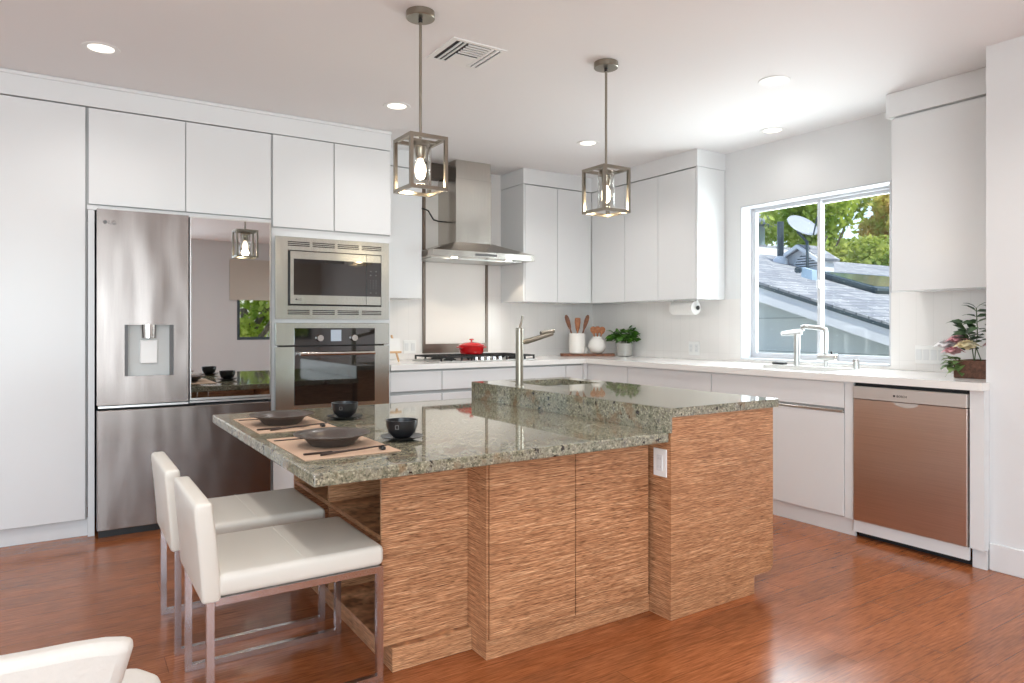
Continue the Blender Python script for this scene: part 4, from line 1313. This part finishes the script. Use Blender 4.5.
def cup(cx, cy, which):
    z = ZL1 + .0005
    s = obj('saucer', lathe(BM(), [(0, z), (.045, z), (.050, z + .004), (.082, z + .013), (.083, z + .016), (.048, z + .009), (0, z + .008)], cx, cy, 40), 'blackcup', smooth=True)
    tag(s, 'black saucer under the cup, %s place setting' % which, 'saucer', 'saucers on the island')
    zz = z + .0095
    c = thing('cup', 'round black stoneware cup on its saucer, %s place setting' % which, 'cup', (cx, cy, zz), 'cups on the island')
    obj('cup_body', lathe(BM(), [(0, zz), (.032, zz), (.036, zz + .004), (.052, zz + .020), (.060, zz + .044), (.0625, zz + .068), (.0585, zz + .068), (.056, zz + .044), (.047, zz + .020), (0, zz + .010)], cx, cy, 40), 'blackcup', c, smooth=True)
    v = Vector((-cx, -cy, 0)).normalized(); s_ = Vector((v.y, -v.x, 0))
    v = (v - s_ * -.32).normalized(); s_ = Vector((v.y, -v.x, 0))
    q = Vector((cx, cy, zz + .046)) + v * .0605
    b = BM(); a0 = [q + s_ * .006 + Vector((0, 0, .007)), q - s_ * .006 + Vector((0, 0, .007)), q - s_ * .006 - Vector((0, 0, .007)), q + s_ * .006 - Vector((0, 0, .007))]
    tube(b, a0 + [a0[0]], .0012, 6)
    obj('square_emblem', b, 'greyplastic', c)
cup(1.108, 2.490, 'nearer')
cup(1.130, 3.200, 'farther')
def fork(x, y, label):
    z = ZM + .0005
    b = BM()
    box(b, x, x + .115, y - .004, y + .004, z, z + .003, .001)
    box(b, x + .115, x + .145, y - .012, y + .012, z, z + .003, .001)
    for k in range(4):
        yy = y - .0105 + .007 * k
        box(b, x + .1455, x + .185, yy - .0015, yy + .0015, z, z + .003)
    return tag(obj('fork', b, 'cutlery'), label, 'fork', 'forks on the placemats')
def knife(x, y, label):
    z = ZM + .0005
    t = thing('knife', label, 'knife', (x, y, z), 'knives on the placemats')
    obj('handle', box(BM(), x + .0, x + .10, y - .006, y + .006, z, z + .006, .002), 'cutlery', t)
    obj('blade', prism(BM(), [(x + .10, y - .006), (x + .20, y - .008), (x + .225, y + .002), (x + .21, y + .006), (x + .10, y + .006)], z + .001, z + .003), 'cutlery', t)
    return t
def chopsticks(x, y, which):
    z = ZM + .0005
    tag(obj('chopstick_rest', box(BM(), x + .245, x + .262, y - .020, y + .014, z, z + .012, .004, 2), 'blackcup'), 'small black rest under the cutlery tips, %s place setting' % which, 'cutlery rest', 'cutlery rests')
    b = BM(); tube(b, [(x + .03, y - .008, z + .004), (x + .28, y - .006, z + .0155)], [.0045, .0025], 8)
    tag(obj('chopstick', b, 'cutlery', smooth=True), 'thin dark chopstick lying across the %s placemat beside the knife' % which, 'chopstick', 'chopsticks')
for (yy, which) in ((2.315, 'nearer'), (2.985, 'farther')):
    knife(0.685, yy + .035, 'dark knife lying right of the bowl, %s place setting' % which)
    chopsticks(0.70, yy, which)
fork(0.675, 2.700, 'dark fork lying left of the nearer bowl')
fork(0.685, 3.375, 'dark fork lying left of the farther bowl')

# ------------------------------------------------------------------ counter stools
def stool():
    """seat and backrest upholstered, chrome sled frame; built at its own origin, facing +x"""
    t = thing('counter_stool', 'low-back white upholstered stool with a chrome sled frame, nearer of the two', 'stool', (0.34, 2.46, 0), 'stools at the island')
    X0, X1 = 0.345, 0.930
    Y0, Y1 = 2.232, 2.690
    b = BM()
    box(b, X0 + .045, X1, Y0, Y1, 0.398, 0.468, 0.020, 4)
    st = obj('seat', b, 'leather', t, smooth=True)
    # seam lines across the seat
    b = BM(); tube(b, [(0.660, Y0 + .01, .4683), (0.660, Y1 - .01, .4683)], .0016, 6); obj('seam', b, 'leather', st)
    # backrest: leans back slightly
    b = BM()
    rows_ = [(0.385, 0.350, 0.405), (0.46, 0.346, 0.402), (0.58, 0.336, 0.392), (0.66, 0.328, 0.382), (0.690, 0.328, 0.380)]
    ring = []
    for z, xa, xb in rows_:
        ring.append([b.verts.new((xa, Y0, z)), b.verts.new((xb, Y0, z)), b.verts.new((xb, Y1, z)), b.verts.new((xa, Y1, z))])
    for A_, B2 in zip(ring, ring[1:]):
        for k in range(4):
            b.faces.new([A_[k], A_[(k + 1) % 4], B2[(k + 1) % 4], B2[k]])
    b.faces.new(ring[0][::-1]); b.faces.new(ring[-1])
    bmesh.ops.recalc_face_normals(b, faces=b.faces)
    es = [e_ for e_ in b.edges if len(e_.link_faces) == 2 and e_.calc_face_angle() > R(40)]
    bmesh.ops.bevel(b, geom=es, offset=.012, offset_type='OFFSET', segments=4, profile=.5, affect='EDGES')
    obj('backrest', b, 'leather', t, smooth=True)
    h_ = .011
    for yy in (Y0 + .014, Y1 - .014):
        fr = tube(BM(), [(0.374, yy, .392), (0.374, yy, h_ + .001), (0.915, yy, h_ + .001), (0.915, yy, .386), (0.387, yy, .386)], h_, square=True)
        obj('side_frame', fr, 'frame', t)
    b = BM()
    for xx in (0.390, 0.900):
        box(b, xx - h_, xx + h_, Y0 + .0255, Y1 - .0255, .375, .397)
    obj('seat_frame', b, 'frame', t)
    return t
s1 = stool()
dup(s1, (s1.location.x - .014, s1.location.y + .585, 0), 'low-back white upholstered stool with a chrome sled frame, farther, toward the refrigerator')

# ------------------------------------------------------------------ white chair cut off at the bottom left
def near_chair():
    t = thing('dining_chair', 'white upholstered dining chair cut off at the bottom left corner', 'chair', (-0.12, 1.35, 0))
    A = Vector((0.088, 1.165, 0)); B = Vector((-0.42, 1.285, 0))          # top corners of the backrest
    d = (B - A).normalized(); n = Vector((-d.y, d.x, 0))
    if n.y < 0: n = -n                                       # towards the seat
    up = Vector((0, 0, 1))
    W = (B - A).length
    b = BM(); rings = []
    NZ, NU, T = 9, 14, .045
    front, back = [], []
    for iz in range(NZ):
        q = iz / (NZ - 1)
        z = .44 + .31 * q
        half = W / 2 * (0.66 + .34 * q)
        rf, rb = [], []
        for iu in range(NU):
            u = -1 + 2 * iu / (NU - 1)
            c = (A + B) / 2 + d * (u * half) + n * (.06 * (1 - q) - .04 * (1 - u * u))
            zz = z + .010 - (.012 * max(0, abs(u) - .8) / .2 * q)
            rf.append(b.verts.new(c + n * T + up * zz)); rb.append(b.verts.new(c + up * zz))
        front.append(rf); back.append(rb)
    for G in (front, back):
        for iz in range(NZ - 1):
            for iu in range(NU - 1):
                b.faces.new([G[iz][iu], G[iz][iu + 1], G[iz + 1][iu + 1], G[iz + 1][iu]])
    for iz in range(NZ - 1):
        b.faces.new([front[iz][0], front[iz + 1][0], back[iz + 1][0], back[iz][0]])
        b.faces.new([front[iz][-1], front[iz + 1][-1], back[iz + 1][-1], back[iz][-1]])
    for iu in range(NU - 1):
        b.faces.new([front[-1][iu], front[-1][iu + 1], back[-1][iu + 1], back[-1][iu]])
        b.faces.new([front[0][iu], front[0][iu + 1], back[0][iu + 1], back[0][iu]])
    bk = obj('backrest', b, 'fabric', t, smooth=True)
    md = bk.modifiers.new('round', 'BEVEL'); md.width = .016; md.segments = 3; md.limit_method = 'ANGLE'; md.angle_limit = R(50)
    # seat cushion
    c0 = (A + B) / 2
    def sp(u, v, z): return c0 + d * u + n * v + up * z
    b = BM()
    poly = [(-.22, .08), (.22, .08), (.25, .44), (.20, .50), (-.20, .50), (-.25, .44)]
    for z0_, z1_ in ((.42, .505),):
        Av = [b.verts.new(sp(u, v, z0_)) for u, v in poly]; Bv = [b.verts.new(sp(u, v, z1_)) for u, v in poly]
        m_ = len(poly)
        for i in range(m_):
            b.faces.new([Av[i], Av[(i + 1) % m_], Bv[(i + 1) % m_], Bv[i]])
        b.faces.new(Av[::-1]); b.faces.new(Bv)
    se = obj('seat', b, 'fabric', t, smooth=True)
    md = se.modifiers.new('round', 'BEVEL'); md.width = .03; md.segments = 4; md.limit_method = 'ANGLE'; md.angle_limit = R(30)
    for u in (-.19, .19):
        for v in (.06, .38):
            obj('leg', tube(BM(), [sp(u, v, .41), sp(u * 1.15, v + (.03 if v > .2 else -.03), 0.001)], [.018, .011], 12), 'woodp', t, smooth=True)
near_chair()

# ------------------------------------------------------------------ pendants
def pendant(px, py, label):
    p = thing('pendant_light', label, 'pendant light', (px, py, CEIL), 'cage pendants over the island')
    obj('canopy', lathe(BM(), [(0, CEIL - .001), (.064, CEIL - .001), (.065, CEIL - .028), (.062, CEIL - .031), (0, CEIL - .031)], px, py, 36), 'nickel', p, smooth=True)
    obj('rod', cyl(BM(), (px, py, CEIL - .032), (px, py, 2.062), .0065, seg=14), 'nickel', p, smooth=True)
    obj('swivel', cyl(BM(), (px, py, CEIL - .031), (px, py, CEIL - .048), .009, seg=12), 'iron', p, smooth=True)
    h_, zb, zt, t_ = .084, 1.822, 2.062, .0075
    b = BM()
    for sx_ in (-1, 1):
        for sy_ in (-1, 1):
            box(b, px + sx_ * h_ - t_, px + sx_ * h_ + t_, py + sy_ * h_ - t_, py + sy_ * h_ + t_, zb, zt)
    for z in (zb + t_, zt - t_):
        for s in (-1, 1):
            box(b, px - h_ + t_, px + h_ - t_, py + s * h_ - t_, py + s * h_ + t_, z - t_, z + t_)
            box(b, px + s * h_ - t_, px + s * h_ + t_, py - h_ + t_, py + h_ - t_, z - t_, z + t_)
    obj('cage', b, 'nickel', p)
    b = BM(); box(b, px - h_ + t_, px + h_ - t_, py - .010, py + .010, zt - .013, zt - .004)
    obj('cross_bar', b, 'nickel', p)
    obj('socket', lathe(BM(), [(0, zt - .014), (.040, zt - .014), (.042, zt - .020), (.042, zt - .036), (.024, zt - .037), (.022, zt - .085), (.018, zt - .090), (0, zt - .090)], px, py, 28), 'nickel', p, smooth=True)
    obj('glass_cylinder', cyl(BM(), (px, py, zt - .030), (px, py, zb + .030), .0435, seg=36, caps=False), 'lampglass', p, smooth=True, solid=.003)
    obj('bulb', lathe(BM(), [(.012, zt - .090), (.014, zt - .100), (.024, zt - .120), (.027, zt - .145), (.022, zt - .168), (.010, zt - .180), (0, zt - .182)], px, py, 24), 'bulb', p, smooth=True)
    l = bpy.data.lights.new('pendant_glow', 'POINT'); l.energy = 3.0; l.color = (1, .78, .52); l.shadow_soft_size = .03
    lo = bpy.data.objects.new('pendant_glow', l); COL.objects.link(lo); lo.location = (px, py, zb + .045)
pendant(1.348, 2.826, 'square nickel cage pendant light at left, in front of the hood')
pendant(2.438, 2.826, 'square nickel cage pendant light at right, in front of the corner cabinets')

# ------------------------------------------------------------------ recessed lights and vent
lights = [(0.165, 4.073, 'round recessed ceiling light above the refrigerator side, far left', 1), (1.796, 4.112, 'round recessed ceiling light behind the left pendant', 1),
          (3.391, 4.141, 'round recessed ceiling light behind the right pendant, toward the corner cabinets', 1), (3.423, 2.506, 'larger-looking recessed ceiling light at upper right, nearer one', 1),
          (4.285, 3.150, 'round recessed ceiling light close above the sink window', 1)]
for i, (lx, ly, lab, vis) in enumerate(lights):
    d = thing('recessed_light', lab, 'ceiling light', (lx, ly, CEIL), 'recessed ceiling lights')
    r_ = .088
    obj('trim_ring', lathe(BM(), [(.058, CEIL - .0005), (.062, CEIL - .004), (r_ - .004, CEIL - .0045), (r_, CEIL - .0005)], lx, ly, 40), 'white', d, smooth=True)
    obj('lens', lathe(BM(), [(0, CEIL - .0015), (.060, CEIL - .0015)], lx, ly, 36), 'downlight', d)
for (lx, ly) in [(l[0], l[1]) for l in lights] + [(0.165, 2.5), (1.8, 1.2), (3.2, 0.8), (0.2, 0.2), (-1.2, 2.4), (1.8, -1.2), (0.0, -1.6), (3.0, -1.8)]:  # extra positions have no fixture: unseen spots added to brighten the room
    a_ = bpy.data.lights.new('downlight_fill_beam', 'SPOT')
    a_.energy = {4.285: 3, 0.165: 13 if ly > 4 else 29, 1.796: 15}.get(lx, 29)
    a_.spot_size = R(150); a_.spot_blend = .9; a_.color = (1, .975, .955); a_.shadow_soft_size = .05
    ao = bpy.data.objects.new('downlight_fill_beam', a_); COL.objects.link(ao); ao.location = (lx, ly, CEIL - .02)

v = thing('ceiling_vent', 'white square air vent with three banks of louvres in the ceiling', 'vent', (1.75, 3.13, CEIL))
vx0, vx1, vy0, vy1 = 1.598, 1.908, 2.975, 3.285
obj('frame', cells(BM(), [vx0, vx0 + .028, vx1 - .022, vx1], [vy0, vy0 + .022, vy1 - .022, vy1], [CEIL - .006, CEIL - .0005], lambda i, j, k: not (i == 1 and j == 1)), 'white', v)
obj('duct_back', box(BM(), vx0 + .028, vx1 - .022, vy0 + .022, vy1 - .022, CEIL - .0012, CEIL - .0004), 'dark', v)
obj('centre_plate', box(BM(), 1.700, 1.825, 3.145, vy1 - .022, CEIL - .008, CEIL - .003), 'white', v)
for k in range(2):
    obj('louvre', prism(BM(), [(1.650 + .024 * k, CEIL - .009), (1.657 + .024 * k, CEIL - .009), (1.657 + .024 * k, CEIL - .002), (1.650 + .024 * k, CEIL - .002)], vy0 + .024, vy1 - .024, 'Y'), 'white', v)
for k in range(2):
    obj('louvre', prism(BM(), [(1.826 + .028 * k, CEIL - .009), (1.842 + .028 * k, CEIL - .009), (1.842 + .028 * k, CEIL - .002), (1.826 + .028 * k, CEIL - .002)], vy0 + .024, vy1 - .024, 'Y'), 'white', v)
for k in range(5):
    obj('louvre', prism(BM(), [(3.010 + .026 * k, CEIL - .008), (3.020 + .026 * k, CEIL - .008), (3.020 + .026 * k, CEIL - .002), (3.010 + .026 * k, CEIL - .002)], 1.702, 1.824, 'X'), 'white', v)

# ------------------------------------------------------------------ outside: ground, neighbour's house, trees
b = BM(); box(b, -40, 60, -40, 60, -1.3, -1.2); struct('ground', b, 'grass')
b = BM(); prism(b, [(1.3, 2.74), (5.6, 2.74), (5.6, 2.84), (1.3, 2.84)], 4.76, 5.15, 'X'); struct('trim_sun_block', b, 'fascia')  # unseen overhang added to keep high sun out of the sink window
def rz(y): return 1.81 + .32 * (y - 5.67)
nh = thing('neighbour_house', 'neighbouring house with grey shingle roof and pale siding outside the window', 'house', (9, 5, -1.2))
NX0, NX1 = 7.3, 16.0
YR = 7.7
b = BM(); prism(b, [(-1.0, -1.2), (YR, -1.2), (YR, rz(YR) - .24), (-1.0, rz(-1.0) - .24)], NX0 + .30, NX1 - .3, 'X'); obj('wall', b, 'siding', nh)
b = BM(); prism(b, [(-1.3, rz(-1.3) - .06), (YR, rz(YR) - .06), (YR, rz(YR)), (-1.3, rz(-1.3))], NX0, NX1, 'X')
rf = obj('roof', b, 'shingle', nh)
b = BM(); prism(b, [(YR + .01, rz(YR) - .06), (YR + 5, rz(YR) - 1.66), (YR + 5, rz(YR) - 1.6), (YR + .01, rz(YR))], NX0, NX1, 'X'); obj('roof', b, 'shingle', nh)
b = BM(); prism(b, [(-1.3, rz(-1.3) - .24), (YR, rz(YR) - .24), (YR, rz(YR) - .061), (-1.3, rz(-1.3) - .061)], NX0 - .03, NX0 + .06, 'X'); obj('fascia_board', b, 'fascia', nh)
b = BM(); prism(b, [(-1.3, rz(-1.3) - .062), (YR, rz(YR) - .062), (YR, rz(YR) - .02), (-1.3, rz(-1.3) - .02)], NX0 - .045, NX0 - .031, 'X'); obj('drip_edge', b, 'slate', nh)
# small cross gable with a half-round louvre, facing the window
GX = 10.0
b = BM(); prism(b, [(6.50, rz(6.50) - .08), (7.20, rz(7.20) - .08), (7.20, 2.30), (6.80, 2.47), (6.50, 2.28)], GX, GX + .4, 'X'); obj('gable_wall', b, 'fascia', nh)
b = BM(); prism(b, [(6.44, 2.25), (6.80, 2.49), (7.26, 2.25), (7.26, 2.29), (6.80, 2.54), (6.42, 2.29)], GX - .10, GX + .45, 'X'); obj('gable_roof', b, 'shingle', nh)
b = BM(); prism(b, [(6.44, 2.22), (6.80, 2.47), (7.26, 2.22), (7.26, 2.28), (6.80, 2.53), (6.42, 2.28)], GX - .15, GX - .102, 'X'); obj('gable_barge', b, 'fascia', nh)
lz0, lr, ly0 = 2.175, .21, 6.70
b = BM(); prism(b, [(ly0 + lr * math.cos(a), lz0 + lr * math.sin(a)) for a in [PI * k / 16 for k in range(17)]], GX - .02, GX - .001, 'X'); obj('louvre_recess', b, 'slate', nh)
b = BM()
for k in range(5):
    z = lz0 + .008 + k * .042
    hw = math.sqrt(max(0.002, lr * lr - (z - lz0 + .02) ** 2))
    prism(b, [(ly0 - hw, z), (ly0 + hw, z), (ly0 + hw, z + .024), (ly0 - hw, z + .024)], GX - .045, GX - .021, 'X')
obj('louvre_slats', b, 'fascia', nh)
# rear wing with a white eave board
obj('rear_wing', box(BM(), 10.3, 12.9, 8.55, 11.0, -1.2, 2.58), 'fascia', nh)
obj('wing_eave_board', box(BM(), 10.1, 13.0, 8.40, 8.50, 2.58, 2.72), 'fascia', nh)
b = BM(); prism(b, [(8.40, 2.725), (11.2, 2.90), (11.2, 2.94), (8.40, 2.765)], 10.1, 13.0, 'X'); obj('wing_roof', b, 'shingle', nh)
# skylight on the roof
def rp(x, y, h): return (x, y, rz(y) + h)
def roofbox(b, x0, x1, y0, y1, h0, h1):
    q = [(x0, y0), (x1, y0), (x1, y1), (x0, y1)]
    A_ = [b.verts.new(rp(x, y, h0)) for x, y in q]; B2 = [b.verts.new(rp(x, y, h1)) for x, y in q]
    for i in range(4): b.faces.new([A_[i], A_[(i + 1) % 4], B2[(i + 1) % 4], B2[i]])
    b.faces.new(A_[::-1]); b.faces.new(B2)
    return b
sk = obj('skylight', roofbox(BM(), 9.34, 11.2, 5.22, 6.10, -.02, .045), 'slate', nh)
obj('skylight_cap', roofbox(BM(), 9.30, 11.24, 5.18, 6.14, .048, .085), 'slate', sk)
obj('pane', roofbox(BM(), 9.40, 11.14, 5.28, 6.04, .086, .094), 'skyglass', sk)
b = BM(); cyl(b, (9.85, 7.09, rz(7.09) - .05), (9.85, 7.09, 2.93), .052, seg=20); pp = obj('vent_pipe', b, 'slate', nh, smooth=True)
obj('pipe_flashing', lathe(BM(), [(.13, rz(7.09) - .08), (.11, rz(7.09) + .05), (.06, rz(7.09) + .10)], 9.85, 7.09, 20), 'fascia', pp, smooth=True)
vb = obj('roof_vent', roofbox(BM(), 8.85, 8.97, 5.86, 6.03, -.02, .14), 'bluew', nh)
obj('vent_outlet', cyl(BM(), (8.845, 6.06, rz(6.06) + .09), (8.80, 6.06, rz(6.06) + .09), .045, seg=16), 'slate', vb)
# satellite dish
ds = thing('satellite_dish', 'grey satellite dish on a bent mast above the neighbouring gable', 'satellite dish', (10.3, 6.95, 2.6))
b = BM()
c0 = Vector((9.82, 6.66, 2.82)); nd = Vector((-.134, -.71, .69)).normalized()
qd = Vector((0, 0, 1)).rotation_difference(nd)
rr = []
for r_, h_ in ((0, -.05), (.08, -.045), (.16, -.025), (.245, 0)):
    rr.append([b.verts.new(c0 + qd @ Vector((r_ * 1.15 * math.cos(a), r_ * math.sin(a), h_))) for a in [2 * PI * k / 28 for k in range(28)]] if r_ else [b.verts.new(c0 + qd @ Vector((0, 0, h_)))])
for A_, B2 in zip(rr, rr[1:]):
    for k in range(28):
        j = (k + 1) % 28
        b.faces.new([A_[0], B2[j], B2[k]] if len(A_) == 1 else [A_[k], A_[j], B2[j], B2[k]])
obj('reflector', b, 'dish', ds, smooth=True, solid=.01)
obj('mast', tube(BM(), [c0 - nd * .06, c0 - nd * .14, Vector((9.84, 6.60, 2.55)), Vector((9.82, 6.58, rz(6.58)))], .022, 10), 'slate', ds)
obj('feed_arm', tube(BM(), [c0 + qd @ Vector((0, -.245, 0)), c0 + qd @ Vector((0, -.12, .26))], .012, 8), 'slate', ds)
# far house edge at the left of the window
fh = thing('far_house', 'distant pale blue house corner with grey roof at the left edge of the window', 'house', (15, 16, -1.2))
obj('wall', box(BM(), 15.0, 18.0, 13.5, 17.5, -1.2, 4.27), 'bluew', fh)
b = BM(); prism(b, [(13.2, 4.28), (15.6, 6.2), (18.0, 4.28)], 14.8, 18.3, 'X'); obj('roof', b, 'slateroof', fh)

def tree(name, label, x, y, z0, trunk_h, crown, n, m, seed, lsz=.16, group='trees beyond the neighbouring roof', blobs=9):
    rnd = random.Random(seed)
    t = thing(name, label, 'tree', (x, y, z0), group)
    b = BM()
    tube(b, [(x, y, z0), (x + .1, y + .05, z0 + trunk_h * .5), (x - .1, y + .1, z0 + trunk_h)], [.20, .15, .07], 10)
    for k in range(6):
        a = rnd.uniform(0, 2 * PI); z1 = z0 + trunk_h * rnd.uniform(.5, .9)
        p = Vector((x, y, z1)); q = p + Vector((math.cos(a) * crown[0] * .7, math.sin(a) * crown[0] * .7, crown[2] * rnd.uniform(.4, 1.0)))
        tube(b, [p, p.lerp(q, .5) + Vector((0, 0, .15)), q], [.08, .05, .02], 7)
    obj('trunk', b, 'bark', t, smooth=True)
    b = BM()
    cen = []
    for k in range(blobs):
        a = rnd.uniform(0, 2 * PI); r_ = rnd.uniform(.1, .75)
        cen.append((Vector((x + math.cos(a) * crown[0] * r_, y + math.sin(a) * crown[1] * r_, z0 + trunk_h + crown[2] * rnd.uniform(-.55, .7))), rnd.uniform(.35, .55)))
    for k in range(n):
        c_, s = cen[rnd.randrange(blobs)]
        v_ = Vector((rnd.gauss(0, 1), rnd.gauss(0, 1), rnd.gauss(0, 1))).normalized() * rnd.uniform(.55, 1.0)
        p = c_ + Vector((v_.x * crown[0] * s, v_.y * crown[1] * s, v_.z * crown[2] * s * .8))
        d = Vector((rnd.uniform(-1, 1), rnd.uniform(-1, 1), rnd.uniform(-1, .6))).normalized()
        s_ = d.orthogonal().normalized(); s_.rotate(Matrix.Rotation(rnd.uniform(0, 2 * PI), 3, d))
        L = lsz * rnd.uniform(.6, 1.3)
        b.faces.new([b.verts.new(p - d * L), b.verts.new(p + s_ * L * .55), b.verts.new(p + d * L), b.verts.new(p - s_ * L * .55)])
    obj('foliage', b, m, t)
    return t
TG = 'trees beyond the neighbouring roof'
tree('leafy_tree', 'bright yellow-green tree behind the satellite dish', 17.5, 11.6, -1.2, 4.6, (1.5, 1.5, 2.3), 7000, 'tree1', 1, .10)
tree('leafy_tree', 'bright yellow-green tree beside the distant blue house', 22.0, 15.2, -1.2, 5.0, (1.9, 1.9, 2.7), 8000, 'tree1', 5, .11)
tree('leafy_tree', 'tall airy tree just behind the window mullion', 21.0, 13.2, -1.2, 6.6, (1.4, 1.4, 2.3), 3000, 'tree2', 2, .11)
tree('bushy_tree', 'dense rounded green tree beyond the roof ridge, just right of the mullion', 17.6, 10.6, -1.2, 3.5, (1.3, 1.1, 1.3), 7000, 'tree2', 3, .09)
tree('bushy_tree', 'dense green tree beyond the roof ridge, in the middle of the right pane', 18.6, 10.0, -1.2, 3.7, (1.5, 1.2, 1.35), 7000, 'tree2', 13, .09)
tree('bushy_tree', 'orange-tinged tree at the right edge of the window', 20.2, 10.6, -1.2, 5.2, (1.2, 1.3, 1.3), 6000, 'tree3', 4, .09)
tree('bushy_tree', 'dense green tree behind the right end of the roof ridge', 18.4, 9.2, -1.2, 3.5, (1.5, 1.2, 1.5), 7000, 'tree2', 9, .09)
tree('slender_tree', 'thin sparse tall tree against the sky, upper right of the window', 23.0, 12.6, -1.2, 6.8, (1.4, 1.4, 2.6), 2000, 'tree1', 6, .11)
tree('garden_tree', 'garden tree outside the rear window, seen mirrored in the refrigerator door', 3.3, -6.2, -1.2, 2.8, (2.4, 1.2, 2.0), 9000, 'tree1', 21, .09, 'trees behind the rear windows')
